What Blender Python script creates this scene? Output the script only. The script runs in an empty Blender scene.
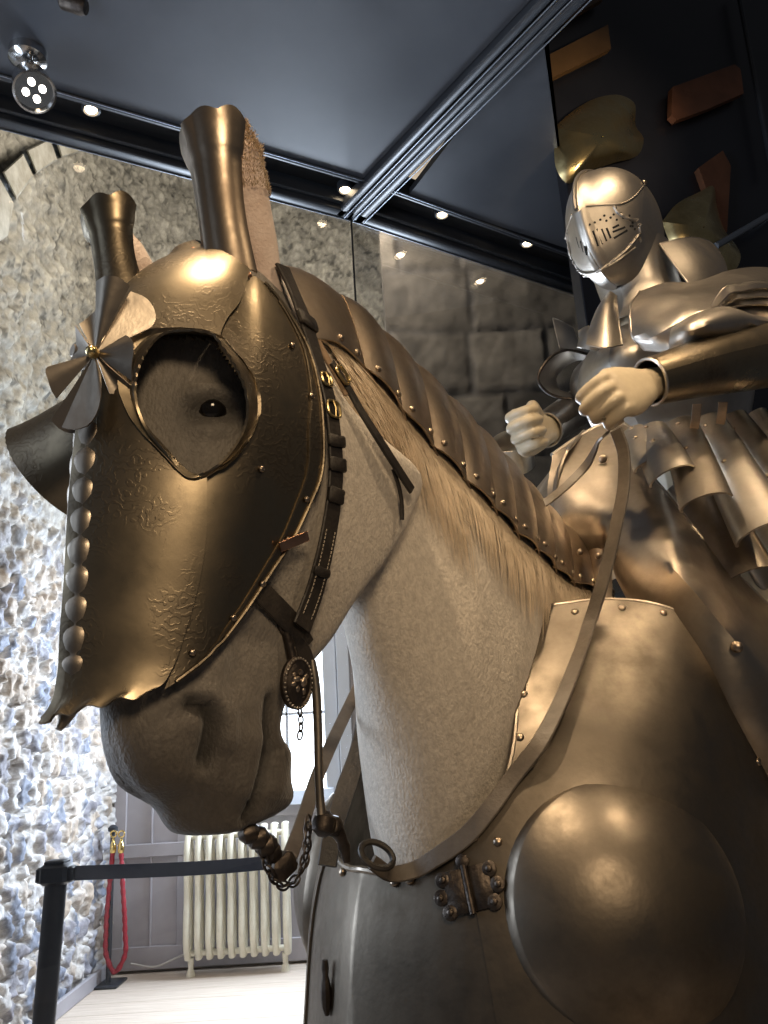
import bpy, bmesh, math, random
import numpy as np
from mathutils import Vector, Matrix
from mathutils.bvhtree import BVHTree
random.seed(7); rng = np.random.default_rng(7)
S = bpy.context.scene; COL = S.collection
# ------------------------------------------------------------------ camera model
f = 800.; pitch = math.radians(16); roll = math.radians(3.5)
CAM = np.array([0, 0, 1.55]); F = np.array([0, math.cos(pitch), math.sin(pitch)])
R0 = np.array([1., 0, 0]); U0 = np.cross(R0, F)
R = math.cos(roll)*R0 - math.sin(roll)*U0; U = math.sin(roll)*R0 + math.cos(roll)*U0
def ray(px, py): return R*(px-384)/f + U*(512-py)/f + F
def P(px, py, d): return CAM + ray(px, py)*d
def proj(p):
    q = np.asarray(p)-CAM; d = q@F
    return 384+f*(q@R)/d, 512-f*(q@U)/d, d
def onplane(px, py, axis, val):
    r = ray(px, py); return CAM + r*((val-CAM[axis])/r[axis])
class Fr:                                   # an upright mid-plane: forward n, near side l, up z
    def __init__(s, o, psi):
        a = math.radians(psi); s.o = np.array(o, float); s.psi = psi
        s.n = np.array([-math.cos(a), -math.sin(a), 0]); s.l = np.array([math.sin(a), -math.cos(a), 0]); s.z = np.array([0, 0, 1.])
    def at(s, px, py, w=0.):
        r = ray(px, py); t = ((s.o+s.l*w-CAM)@s.l)/(r@s.l); return CAM+r*t
    def loc(s, p):
        q = np.asarray(p)-s.o; return np.array([q@s.n, q@s.l, q@s.z])
    def w(s, n, l, z): return s.o+s.n*n+s.l*l+s.z*z
    def mir(s, V):
        V = np.asarray(V, float); d = (V-s.o)@s.l
        return V-2*d[..., None]*s.l
H = Fr(P(95, 362, .85), 46); B = Fr(P(358, 889, 1.05), 42)
def unit(v): v = np.asarray(v, float); return v/(np.linalg.norm(v, axis=-1, keepdims=True)+1e-12)
# ------------------------------------------------------------------ object helpers
def link(o): COL.objects.link(o); return o
def worldloc(o):
    p = Vector((0, 0, 0))
    while o is not None: p = p+o.location; o = o.parent
    return np.array(p)
def tag(o, label=None, cat=None, group=None, kind=None):
    if label: o['label'] = label
    if cat: o['category'] = cat
    if group: o['group'] = group
    if kind: o['kind'] = kind
    return o
def empty(name, loc, label, cat, group=None):
    o = bpy.data.objects.new(name, None); o.empty_display_size = .05; o.location = Vector(loc)
    return tag(link(o), label, cat, group)
class MB:                                   # collects shapes in world space, links them as ONE mesh object
    def __init__(s): s.V = []; s.F = []; s.n = 0; s.M = []
    def add(s, V, Fc, mi=0):
        V = np.asarray(V, float).reshape(-1, 3)
        s.V.append(V); s.F += [tuple(int(i)+s.n for i in q) for q in Fc]; s.M += [mi]*len(Fc); s.n += len(V); return s
    def grid(s, G, cu=False, cv=False, mi=0):
        n, m = G.shape[:2]; Fc = []
        for i in range(n if cu else n-1):
            for j in range(m if cv else m-1):
                a, b = (i+1) % n, (j+1) % m
                Fc.append((i*m+j, a*m+j, a*m+b, i*m+b))
        return s.add(G, Fc, mi)
    def plate(s, G, th, mi=0, flip=False, nrm=None):     # sheet with real thickness
        N = gridn(G) if nrm is None else nrm
        if flip: N = -N
        n, m = G.shape[:2]; A = G+N*th*.5; Bk = G-N*th*.5; o = n*m; Fc = []
        for i in range(n-1):
            for j in range(m-1):
                q = (i*m+j, (i+1)*m+j, (i+1)*m+j+1, i*m+j+1)
                Fc.append(q); Fc.append(tuple(k+o for k in q[::-1]))
        rim = [j for j in range(m)]+[i*m+m-1 for i in range(1, n)]+[(n-1)*m+j for j in range(m-2, -1, -1)]+[i*m for i in range(n-2, 0, -1)]
        for a, b in zip(rim, rim[1:]+rim[:1]): Fc.append((a, b, b+o, a+o))
        return s.add(np.concatenate([A.reshape(-1, 3), Bk.reshape(-1, 3)]), Fc, mi)
    def loft(s, G, mi=0):                    # rings G[n, m, 3], capped
        n, m = G.shape[:2]; s.grid(G, cv=True, mi=mi)
        b = s.n-n*m; s.F += [tuple(b+j for j in range(m)), tuple(b+(n-1)*m+j for j in range(m-1, -1, -1))]; s.M += [mi]*2; return s
    def tube(s, pts, r, seg=10, mi=0, closed=False):
        pts = np.asarray(pts, float); n = len(pts); r = np.broadcast_to(np.asarray(r, float), (n,))
        T = unit(np.gradient(pts, axis=0)) if not closed else unit(np.roll(pts, -1, 0)-np.roll(pts, 1, 0))
        a = np.array([0, 0, 1.]) if abs(T[0][2]) < .9 else np.array([1., 0, 0]); fr = []
        u = unit(a-T[0]*(a@T[0]))
        for i in range(n):
            u = unit(u-T[i]*(u@T[i])); fr.append((u, np.cross(T[i], u)))
        ang = np.arange(seg)*2*math.pi/seg
        G = np.array([[pts[i]+r[i]*(math.cos(t)*fr[i][0]+math.sin(t)*fr[i][1]) for t in ang] for i in range(n)])
        return s.grid(G, cu=True, cv=True, mi=mi) if closed else s.loft(G, mi)
    def strap(s, pts, nrm, wd, th, mi=0):     # flat band: rounded rectangle swept along pts
        pts = np.asarray(pts, float); n = len(pts); nrm = unit(np.broadcast_to(np.asarray(nrm, float), (n, 3)))
        T = unit(np.gradient(pts, axis=0)); wd = np.broadcast_to(np.asarray(wd, float), (n,)); Bn = unit(np.cross(T, nrm)); N = np.cross(Bn, T)
        c = .3*th; G = []
        for i in range(n):
            hw = wd[i]/2; ht = th/2
            G.append([pts[i]+Bn[i]*x+N[i]*y for x, y in ((hw, ht-c), (hw-c, ht), (-hw+c, ht), (-hw, ht-c), (-hw, -ht+c), (-hw+c, -ht), (hw-c, -ht), (hw, -ht+c))])
        return s.loft(np.array(G), mi)
    def box(s, c, sx, sy, sz, X=(1, 0, 0), Y=(0, 1, 0), Z=(0, 0, 1), mi=0, bev=0.):
        c = np.asarray(c, float); X, Y, Z = (np.asarray(k, float) for k in (X, Y, Z)); b = bev or min(sx, sy, sz)*.08
        G = []
        for z, k in ((-sz/2, b), (-sz/2+b, 0), (sz/2-b, 0), (sz/2, b)):
            hx, hy = sx/2-k, sy/2-k
            G.append([c+X*x+Y*y+Z*z for x, y in ((hx, hy-b), (hx-b, hy), (-hx+b, hy), (-hx, hy-b), (-hx, -hy+b), (-hx+b, -hy), (hx-b, -hy), (hx, -hy+b))])
        return s.loft(np.array(G), mi)
    def lathe(s, c, ax, prof, seg=20, mi=0, sx=1.):   # prof: (radius, height) along ax
        ax = unit(ax); a = np.array([0, 0, 1.]) if abs(ax[2]) < .9 else np.array([1., 0, 0]); u = unit(np.cross(a, ax)); v = np.cross(ax, u)
        t = np.arange(seg)*2*math.pi/seg
        G = np.array([[np.asarray(c)+ax*h+r*(math.cos(k)*u*sx+math.sin(k)*v) for k in t] for r, h in prof])
        return s.loft(G, mi)
    def build(s, name, mats, parent=None, smooth=True, sharp=40, loc=None):
        V = np.concatenate(s.V); me = bpy.data.meshes.new(name)
        o0 = worldloc(parent) if parent is not None else (np.asarray(loc, float) if loc is not None else np.array([V[:, 0].mean(), V[:, 1].mean(), V[:, 2].min()]))
        me.from_pydata((V-o0).tolist(), [], s.F); me.update()
        bm = bmesh.new(); bm.from_mesh(me); bmesh.ops.recalc_face_normals(bm, faces=bm.faces); bm.to_mesh(me); bm.free()
        for m in (mats if isinstance(mats, (list, tuple)) else [mats]): me.materials.append(m)
        if any(s.M): me.polygons.foreach_set('material_index', s.M)
        if smooth:
            me.polygons.foreach_set('use_smooth', [True]*len(me.polygons)); me.set_sharp_from_angle(angle=math.radians(sharp))
        o = bpy.data.objects.new(name, me)
        if parent is not None: o.parent = parent
        else: o.location = Vector(o0)
        return link(o)
def gridn(G):
    du = np.gradient(G, axis=0); dv = np.gradient(G, axis=1); return unit(np.cross(du, dv))
def cr(pts, n):                              # Catmull-Rom resample to n points by chord length
    p = np.asarray(pts, float); k = len(p)
    if k == 2: t = np.linspace(0, 1, n)[:, None]; return p[0]*(1-t)+p[1]*t
    d = np.concatenate([[0], np.cumsum(np.linalg.norm(np.diff(p, axis=0), axis=1)+1e-9)]); t = np.linspace(0, d[-1], n)
    m = np.empty_like(p)
    for i in range(k):
        if i == 0: m[i] = (p[1]-p[0])/(d[1]-d[0])
        elif i == k-1: m[i] = (p[-1]-p[-2])/(d[-1]-d[-2])
        else:
            h0, h1 = d[i]-d[i-1], d[i+1]-d[i]
            m[i] = ((p[i]-p[i-1])/h0*h1+(p[i+1]-p[i])/h1*h0)/(h0+h1)
    j = np.clip(np.searchsorted(d, t, side='right')-1, 0, k-2); h = (d[j+1]-d[j])[:, None]; s = ((t-d[j])[:, None])/h
    return p[j]*(2*s**3-3*s**2+1)+m[j]*h*(s**3-2*s**2+s)+p[j+1]*(-2*s**3+3*s**2)+m[j+1]*h*(s**3-s**2)
def table(xs, ys):                            # smooth monotone-ish interpolation of a table
    xs = np.array(xs, float); ys = np.array(ys, float); o = np.argsort(xs); xs, ys = xs[o], ys[o]
    m = np.gradient(ys, xs)
    def g(x):
        x = np.clip(x, xs[0], xs[-1]); j = np.clip(np.searchsorted(xs, x, side='right')-1, 0, len(xs)-2); h = xs[j+1]-xs[j]; s = (x-xs[j])/h
        return ys[j]*(2*s**3-3*s**2+1)+m[j]*h*(s**3-2*s**2+s)+ys[j+1]*(-2*s**3+3*s**2)+m[j+1]*h*(s**3-s**2)
    return g
def coons(L, Rt, T, Bt):                      # boundary curves in pixels: left/right (n), top/bottom (m)
    n, m = len(L), len(T); v = np.linspace(0, 1, n)[:, None, None]; u = np.linspace(0, 1, m)[None, :, None]
    return ((1-u)*L[:, None]+u*Rt[:, None]+(1-v)*T[None]+v*Bt[None]-((1-u)*(1-v)*L[0]+u*(1-v)*Rt[0]+(1-u)*v*L[-1]+u*v*Rt[-1]))
class Surf:                                   # a guide surface: where does the line of sight through a photo pixel meet it
    def __init__(s, Gs):
        V = []; Fc = []
        for G, closed in Gs:
            n, m = G.shape[:2]; o = len(V); V += [Vector(p) for p in G.reshape(-1, 3)]
            for i in range(n-1):
                for j in range(m if closed else m-1):
                    b = (j+1) % m; Fc.append((o+i*m+j, o+(i+1)*m+j, o+(i+1)*m+b, o+i*m+b))
        s.t = BVHTree.FromPolygons(V, Fc)
    def hit(s, px, py, off=0.):
        r = unit(ray(px, py)); h = s.t.ray_cast(Vector(CAM), Vector(r))
        if h[0] is None:
            best = None
            for d in np.linspace(.5, 2.6, 300):
                q = s.t.find_nearest(Vector(CAM+r*d))
                if best is None or q[3] < best[3]: best = q
            h = best
        p, n = np.array(h[0]), np.array(h[1])
        if n@r > 0: n = -n
        return p+n*off, n
    def grid(s, X, off=0.):
        return np.array([[s.hit(*q, off)[0] for q in row] for row in X])
    def path(s, pts, n, off=0.):
        a = [s.hit(*q, off) for q in cr(np.array(pts, float), n)]
        return np.array([k[0] for k in a]), np.array([k[1] for k in a])
def smooth_grid(G, it=1, axis0=True, axis1=True):
    G = G.copy()
    for _ in range(it):
        if axis0: G[1:-1] = .25*G[:-2]+.5*G[1:-1]+.25*G[2:]
        if axis1: G[:, 1:-1] = .25*G[:, :-2]+.5*G[:, 1:-1]+.25*G[:, 2:]
    return G
# ------------------------------------------------------------------ materials
def mat(name, col, col2=None, metal=0., rough=.5, rough2=None, ns=6., nd=5., bump=0., bs=40., lo=.35, hi=.65, stretch=None, emis=None, es=0., coat=0., sheen=0., attr=None, engrave=0., escale=22.):
    m = bpy.data.materials.new(name); m.use_nodes = True; nt = m.node_tree; nd_ = nt.nodes; L = nt.links.new; nd_.clear()
    out = nd_.new('ShaderNodeOutputMaterial'); b = nd_.new('ShaderNodeBsdfPrincipled'); L(b.outputs[0], out.inputs[0])
    b.inputs['Metallic'].default_value = metal; b.inputs['Roughness'].default_value = rough; b.inputs['Base Color'].default_value = (*col, 1)
    b.inputs['Coat Weight'].default_value = coat; b.inputs['Sheen Weight'].default_value = sheen
    tc = nd_.new('ShaderNodeTexCoord'); mp = nd_.new('ShaderNodeMapping'); L(tc.outputs['Object'], mp.inputs[0])
    if stretch: mp.inputs['Scale'].default_value = stretch
    bc = None
    if col2 is not None or rough2 is not None:
        n = nd_.new('ShaderNodeTexNoise'); n.inputs['Scale'].default_value = ns; n.inputs['Detail'].default_value = nd; n.inputs['Roughness'].default_value = .62; L(mp.outputs[0], n.inputs['Vector'])
        rp = nd_.new('ShaderNodeMapRange'); rp.inputs[1].default_value = lo; rp.inputs[2].default_value = hi; L(n.outputs['Fac'], rp.inputs[0])
        if col2 is not None:
            mx = nd_.new('ShaderNodeMix'); mx.data_type = 'RGBA'; L(rp.outputs[0], mx.inputs['Factor']); mx.inputs[6].default_value = (*col, 1); mx.inputs[7].default_value = (*col2, 1); bc = mx.outputs[2]
        if rough2 is not None:
            r2 = nd_.new('ShaderNodeMapRange'); r2.inputs[3].default_value = rough; r2.inputs[4].default_value = rough2; L(rp.outputs[0], r2.inputs[0]); L(r2.outputs[0], b.inputs['Roughness'])
    if attr:                                   # per-vertex colour of the thing itself (dark muzzle skin, stone colours)
        a = nd_.new('ShaderNodeAttribute'); a.attribute_name = attr
        if bc is not None:
            mm = nd_.new('ShaderNodeMix'); mm.data_type = 'RGBA'; mm.blend_type = 'MULTIPLY'; mm.inputs['Factor'].default_value = 1; L(bc, mm.inputs[6]); L(a.outputs['Color'], mm.inputs[7]); bc = mm.outputs[2]
        else: bc = a.outputs['Color']
    hgt = None
    if engrave:
        n0 = nd_.new('ShaderNodeTexNoise'); n0.inputs['Scale'].default_value = 9; n0.inputs['Detail'].default_value = 2; L(mp.outputs[0], n0.inputs['Vector'])
        w = nd_.new('ShaderNodeTexWave'); w.wave_type = 'RINGS'; w.inputs['Scale'].default_value = escale*.35; w.inputs['Distortion'].default_value = 22; w.inputs['Detail'].default_value = 2.5; w.inputs['Detail Scale'].default_value = 2.2; L(mp.outputs[0], w.inputs['Vector'])
        rq = nd_.new('ShaderNodeMapRange'); rq.inputs[1].default_value = .55; rq.inputs[2].default_value = .8; L(w.outputs['Fac'], rq.inputs[0]); r0_ = nd_.new('ShaderNodeMapRange'); r0_.inputs[1].default_value = .46; r0_.inputs[2].default_value = .56; L(n0.outputs['Fac'], r0_.inputs[0]); rr = nd_.new('ShaderNodeMath'); rr.operation = 'MULTIPLY'; L(rq.outputs[0], rr.inputs[0]); L(r0_.outputs[0], rr.inputs[1])
        hgt = rr.outputs[0]
        mx2 = nd_.new('ShaderNodeMix'); mx2.data_type = 'RGBA'; mx2.blend_type = 'MULTIPLY'; mx2.inputs[7].default_value = (.55, .52, .5, 1)
        sc = nd_.new('ShaderNodeMath'); sc.operation = 'MULTIPLY'; sc.inputs[1].default_value = engrave; L(rr.outputs[0], sc.inputs[0]); L(sc.outputs[0], mx2.inputs['Factor'])
        if bc is not None: L(bc, mx2.inputs[6])
        else: mx2.inputs[6].default_value = (*col, 1)
        bc = mx2.outputs[2]
    if bc is not None: L(bc, b.inputs['Base Color'])
    if bump or engrave:
        bn = nd_.new('ShaderNodeTexNoise'); bn.inputs['Scale'].default_value = bs; bn.inputs['Detail'].default_value = 4; L(mp.outputs[0], bn.inputs['Vector'])
        bp = nd_.new('ShaderNodeBump'); bp.inputs['Strength'].default_value = bump or .1; bp.inputs['Distance'].default_value = .01
        L(bn.outputs['Fac'], bp.inputs['Height']); last = bp
        if hgt is not None:
            b2 = nd_.new('ShaderNodeBump'); b2.inputs['Strength'].default_value = .6*engrave; b2.inputs['Distance'].default_value = .0008; L(hgt, b2.inputs['Height']); L(bp.outputs[0], b2.inputs['Normal']); last = b2
        L(last.outputs[0], b.inputs['Normal'])
    if emis: b.inputs['Emission Color'].default_value = (*emis, 1); b.inputs['Emission Strength'].default_value = es
    return m
M = {}
M['etched'] = mat('etched_brown_steel', (.31, .255, .175), (.13, .11, .085), 1, .27, .46, ns=9, nd=8, bump=.02, bs=30, engrave=.3, escale=60)
M['steel'] = mat('worn_steel', (.42, .37, .31), (.25, .215, .18), 1, .32, .5, ns=7, bump=.04, bs=80)
M['bright'] = mat('polished_steel', (.56, .51, .45), (.40, .365, .32), 1, .33, .46, ns=9, bump=.035, bs=90)
M['peytral'] = mat('hammered_brown_steel', (.22, .188, .152), (.135, .115, .092), 1, .34, .54, ns=13, nd=10, bump=.03, bs=120)
M['crinet'] = mat('crinet_brown_steel', (.44, .365, .285), (.25, .2, .155), 1, .29, .43, ns=10, bump=.05, bs=60)
M['rivet'] = mat('rivet_steel', (.55, .45, .35), (.3, .24, .18), 1, .3, ns=60)
M['copper_rivet'] = mat('copper_rivet', (.7, .4, .26), (.5, .28, .17), 1, .3, ns=60)
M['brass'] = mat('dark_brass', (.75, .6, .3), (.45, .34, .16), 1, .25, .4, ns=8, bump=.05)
M['leather'] = mat('black_leather', (.018, .015, .013), (.035, .028, .022), 0, .42, .6, ns=30, bump=.15, bs=160)
M['tan_leather'] = mat('tan_leather', (.30, .2, .12), (.2, .13, .075), 0, .5, ns=25, bump=.15, bs=160)
M['rein'] = mat('grey_brown_rein', (.15, .125, .10), (.095, .078, .062), 0, .42, .55, ns=20, bump=.1, bs=140)
M['stitch'] = mat('cream_stitch', (.6, .52, .4), (.45, .38, .3), 0, .7, ns=80)
M['iron'] = mat('dark_iron', (.12, .10, .085), (.06, .05, .045), 1, .4, .55, ns=40, bump=.2, bs=90)
M['coat'] = mat('grey_horse_coat', (.67, .605, .52), (.51, .455, .39), 0, .62, ns=150, nd=5, bump=.3, bs=300, sheen=.25, attr='tone', stretch=(1, 1, .6))
M['mane'] = mat('cream_mane_hair', (.68, .55, .40), (.52, .41, .28), 0, .5, ns=30, sheen=.3)
M['ear'] = mat('pale_ear_fur', (.74, .61, .54), (.62, .48, .41), 0, .8, ns=40, bump=.3, bs=240, sheen=.4)
M['fuzz'] = mat('tan_ear_fuzz', (.55, .42, .28), (.42, .31, .2), 0, .8, ns=40, sheen=.4)
M['eye'] = mat('dark_glass_eye', (.008, .007, .006), None, 0, .08)
M['wax'] = mat('pale_wax_hand', (.62, .53, .38), (.5, .42, .3), 0, .38, .5, ns=14, bump=.03, bs=60, coat=.15)
M['mail'] = mat('dark_lining', (.02, .018, .016), (.035, .03, .026), 0, .8, ns=40)
M['slot'] = mat('dark_opening', (.006, .006, .006), None, 0, .9)
M['casing'] = mat('black_case_metal', (.028, .031, .038), (.04, .044, .052), .2, .38, ns=3)
M['ceilpanel'] = mat('dark_grey_case_ceiling', (.045, .05, .062), (.062, .068, .082), 0, .35, .45, ns=1.5)
M['trimlip'] = mat('silver_trim', (.25, .28, .33), None, .8, .35)
M['black'] = mat('black_recess', (.008, .008, .009), None, 0, .6)
M['darkwall'] = mat('navy_black_panel', (.008, .009, .014), (.013, .014, .02), 0, .35, ns=2)
M['chrome'] = mat('lamp_chrome', (.6, .6, .6), None, 1, .15)
M['lampwarm'] = mat('lit_lamp', (1, 1, 1), emis=(1, .78, .5), es=14)
M['lampcool'] = mat('lit_lamp_white', (1, 1, 1), emis=(1, .92, .8), es=9)
M['radiator'] = mat('cream_radiator', (.72, .68, .55), (.64, .6, .48), 0, .4, ns=12)
M['panel'] = mat('lilac_grey_paint', (.36, .34, .36), (.31, .295, .31), 0, .5, ns=5)
M['winframe'] = mat('white_window_paint', (.55, .6, .68), None, 0, .5)
M['daylight'] = mat('bright_window_pane', (1, 1, 1), emis=(.86, .94, 1), es=4.)
M['floor'] = mat('pale_oak_boards', (.62, .53, .44), (.52, .43, .35), 0, .45, .6, ns=6, stretch=(.6, 8, 1), bump=.05)
M['post'] = mat('blue_black_post', (.02, .024, .032), (.03, .034, .042), .2, .4, ns=10)
M['belt'] = mat('navy_belt', (.03, .036, .055), (.04, .048, .07), 0, .7, ns=60)
M['rope'] = mat('red_rope', (.35, .02, .035), (.22, .01, .02), 0, .6, ns=70, bump=.5, bs=150)
M['gold'] = mat('brass_hook', (.8, .58, .22), None, 1, .25)
M['cable'] = mat('pale_cable', (.55, .53, .5), None, 0, .5)
M['orange'] = mat('orange_brown_reflection', (.15, .062, .03), (.09, .036, .016), 0, .55, ns=6)
M['ochre'] = mat('ochre_reflection', (.12, .07, .028), (.08, .045, .018), 0, .5, ns=5)
M['plinth'] = mat('plinth_grey', (.1, .1, .1), (.08, .08, .08), 0, .6)
M['stoneL'] = mat('rubble_stone', (1, 1, 1), (.66, .66, .68), 0, .6, .85, ns=22, nd=8, bump=.5, bs=45, attr='tone')
M['stoneU'] = mat('mortared_rubble', (1, 1, 1), (.62, .6, .56), 0, .85, ns=9, nd=8, bump=.6, bs=14, attr='tone')
M['stoneB'] = mat('dark_block_stone', (1, 1, 1), (.65, .65, .65), 0, .9, ns=7, nd=8, bump=.5, bs=12, attr='tone')
def glass(name, tint=(1, 1, 1), k=.5):
    m = bpy.data.materials.new(name); m.use_nodes = True; nt = m.node_tree; n = nt.nodes; n.clear(); L = nt.links.new
    o = n.new('ShaderNodeOutputMaterial'); mx = n.new('ShaderNodeMixShader'); t = n.new('ShaderNodeBsdfTransparent'); g = n.new('ShaderNodeBsdfGlossy'); fr = n.new('ShaderNodeFresnel'); mu = n.new('ShaderNodeMath')
    t.inputs[0].default_value = (*tint, 1); g.inputs['Roughness'].default_value = .01; fr.inputs[0].default_value = 1.45; mu.operation = 'MULTIPLY'; mu.inputs[1].default_value = k
    L(fr.outputs[0], mu.inputs[0]); L(mu.outputs[0], mx.inputs[0]); L(t.outputs[0], mx.inputs[1]); L(g.outputs[0], mx.inputs[2]); L(mx.outputs[0], o.inputs[0]); return m
M['glass'] = glass('case_glass')
def setattr_col(o, name, cols):
    a = o.data.color_attributes.new(name, 'FLOAT_COLOR', 'POINT'); c = np.ones((len(cols), 4)); c[:, :3] = cols; a.data.foreach_set('color', c.ravel())
# rivets: one mesh per size and material, copied
RV = {}
def rivet(parent, p, n, r=.006, m='rivet', name='rivet', h=.6):
    k = (round(r, 4), m, name, h)
    if k not in RV:
        mb = MB(); t = np.linspace(0, math.pi/2, 5); prof = [(r*1.02, -r*.3)]+[(max(r*math.cos(a), r*.05), h*r*math.sin(a)) for a in t]
        mb.lathe((0, 0, 0), (0, 0, 1), prof, 12); o = mb.build(name, M[m], parent, loc=(0, 0, 0), sharp=60)
        # build() stored vertices relative to the parent origin; make them local to the rivet
        if parent is not None: o.data.transform(Matrix.Translation(Vector(worldloc(parent))))
        RV[k] = o
    else:
        o = RV[k].copy(); link(o); o.parent = parent
    o.location = Vector(p)-Vector(worldloc(parent))
    o.rotation_mode = 'QUATERNION'; o.rotation_quaternion = Vector((0, 0, 1)).rotation_difference(Vector(n)); return o
# ------------------------------------------------------------------ guide surface of the head (sections at heights z of the upright mid-plane H)
mid_px = [(250, 262), (212, 253), (172, 264), (135, 290), (108, 330), (95, 362), (85, 440), (80, 490), (77, 535), (74, 593), (71, 632), (68, 680), (62, 706), (48, 730)]
mz, mn = zip(*[(H.loc(H.at(*q))[2], H.loc(H.at(*q))[0]) for q in mid_px])
mzr = [(z, n) for z, n in zip(mz, mn)]
plate_n0 = table([z for z, n in mzr], [n for z, n in mzr])
headW = table([.22, .195, .17, .13, .09, .03, -.06, -.15, -.22, -.28, -.34, -.40, -.46, -.50, -.52], [.03, .055, .072, .088, .1, .108, .11, .1, .088, .077, .069, .065, .06, .045, .03])
headD = table([.22, .17, .1, .03, -.06, -.15, -.28, -.36, -.42, -.5], [.05, .07, .1, .13, .14, .14, .12, .1, .08, .06])
jz, jn = zip(*[(H.loc(H.at(*q, .03))[2], H.loc(H.at(*q, .03))[0]) for q in [(402, 480), (400, 520), (382, 560), (352, 605), (333, 640), (296, 690), (286, 720), (291, 770), (270, 820), (240, 832)]])
jaw = table([.22, .16, .1, .04, -.02]+list(jz)+[-.52], [-.215, -.23, -.25, -.285, -.35]+list(jn)+[jn[-1]+.03])
mus_z, mus_n = zip(*[(H.loc(H.at(*q))[2], H.loc(H.at(*q))[0]) for q in [(100, 700), (104, 725), (111, 755), (126, 782), (150, 801), (161, 812), (167, 826), (182, 836), (205, 840)]])
skin_n0 = table([.22, .17, .1, .03, -.1, -.2, -.28]+list(mus_z), [plate_n0(z)-.012 for z in (.2, .17, .1, .03, -.1, -.2, -.28)]+list(mus_n))
def sec(z, T, q1=14, q2=10, q3=8, pk=.42, off=0.):
    n0, W, D, nb = (float(g(z)) for g in T); D = min(D, .62*(n0-nb)); E = min(.035, .18*(n0-nb)); L = (n0-D)-(nb+E); pts = []
    for k in range(q1):
        t = k/q1*math.pi/2; pts.append((n0-D*(pk*math.sin(t)+(1-pk)*(1-math.cos(t))), W*math.sin(t)))
    for k in range(q2): q = k/q2; pts.append((n0-D-q*L, W*(1-.16*q*q)))
    for k in range(q3+1): t = k/q3*math.pi/2; pts.append((nb+E-E*math.sin(t), .84*W*math.cos(t)))
    return pts
def ring(fr, z, pts): return [fr.w(n, w, z) for n, w in pts]+[fr.w(n, -w, z) for n, w in pts[-2:0:-1]]
Tplate = (plate_n0, headW, headD, jaw)
zs = np.linspace(.197, -.40, 61)
plateG = np.array([ring(H, z, sec(z, Tplate)) for z in zs])
HS = Surf([(plateG, True)])
# ------------------------------------------------------------------ horse: one continuous skin
Tskin = (skin_n0, lambda z: headW(z)-.008, headD, jaw)
zs2 = np.concatenate([[.215, .205], np.linspace(.19, -.40, 50), np.linspace(-.41, H.loc(H.at(205, 838))[2]+.004, 16)])
def skinring(z):
    pk = .42 if z > -.25 else max(.05, .42+(z+.25)*3)
    return ring(H, z, sec(z, Tskin, pk=pk))
headG = np.array([skinring(z) for z in zs2])
NK = [((270, 276), (330, 590), .0, .048), ((297, 281), (350, 600), .1, .052), ((342, 308), (362, 650), .25, .074), ((398, 362), (380, 735), .45, .112), ((465, 432), (392, 830), .65, .130), ((530, 505), (402, 910), .85, .127), ((592, 572), (420, 1010), 1., .15)]
def neck_frame(t): return Fr(H.o*(1-t)+B.o*t, 46*(1-t)+42*t)
kX, kY, kl, kb = [], [], [], []
for cx, ty, t, b in NK:
    fr = neck_frame(t); kX.append(fr.at(*cx)); kY.append(fr.at(*ty)); kl.append(fr.l); kb.append(b)
nn = 34
nX, nY, nl, nb_ = (cr(np.array(a), nn) if np.ndim(a[0]) else cr(np.array(a)[:, None]*np.ones(3), nn) for a in (kX, kY, kl, kb))
nl = unit(nl); tt = np.linspace(0, 1, nn)
nb_ = np.interp(tt, np.linspace(0, 1, len(kb)), kb)
def neck_pt(i, ph, off=0.):
    c = (nX[i]+nY[i])/2; a = (nX[i]-nY[i])/2; ua = unit(a); ra = np.linalg.norm(a)
    cs, sn = math.cos(ph), math.sin(ph); wide = nb_[i]*(1-.30*cs-.10*cs*cs)
    return c+ua*(ra+off)*cs+nl[i]*(wide+off)*sn
neckG = np.array([[neck_pt(i, k*2*math.pi/40) for k in range(40)] for i in range(nn)])
NS = Surf([(neckG, True)])
# trunk and legs (mostly below or behind the armour)
trk = []
for n, hw, zc, hh in [(-.05, .05, -.3, .1), (-.09, .12, -.3, .2), (-.18, .17, -.22, .3), (-.34, .2, -.08, .4), (-.55, .25, .0, .42), (-.9, .27, .0, .36), (-1.2, .28, .03, .35), (-1.5, .25, .04, .33), (-1.66, .16, .06, .24), (-1.73, .05, .08, .1)]:
    trk.append([B.w(n, hw*math.sin(k*math.pi/16), zc+hh*math.cos(k*math.pi/16)) for k in range(32)])
trk = np.array(trk); GZ = .34-B.o[2]          # the plinth's top
mb = MB(); mb.loft(headG); mb.loft(neckG); mb.loft(trk)
for n0, hind in ((-.22, 0), (-1.45, 1)):
    for sd in (-1, 1):
        w = .15*sd; pt = [(n0, -.25, .12), (n0+(-.02 if hind else 0), -.4, .085), (n0+(-.1 if hind else .01), -.58, .055), (n0-(.06 if hind else 0), -.72, .04), (n0-(.03 if hind else 0), GZ+.12, .038), (n0+.03, GZ+.06, .05), (n0+.05, GZ, .062)]
        c = cr(np.array([(*B.w(a, w, z), r) for a, z, r in pt]), 24); mb.tube(c[:, :3], c[:, 3], 16)
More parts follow.
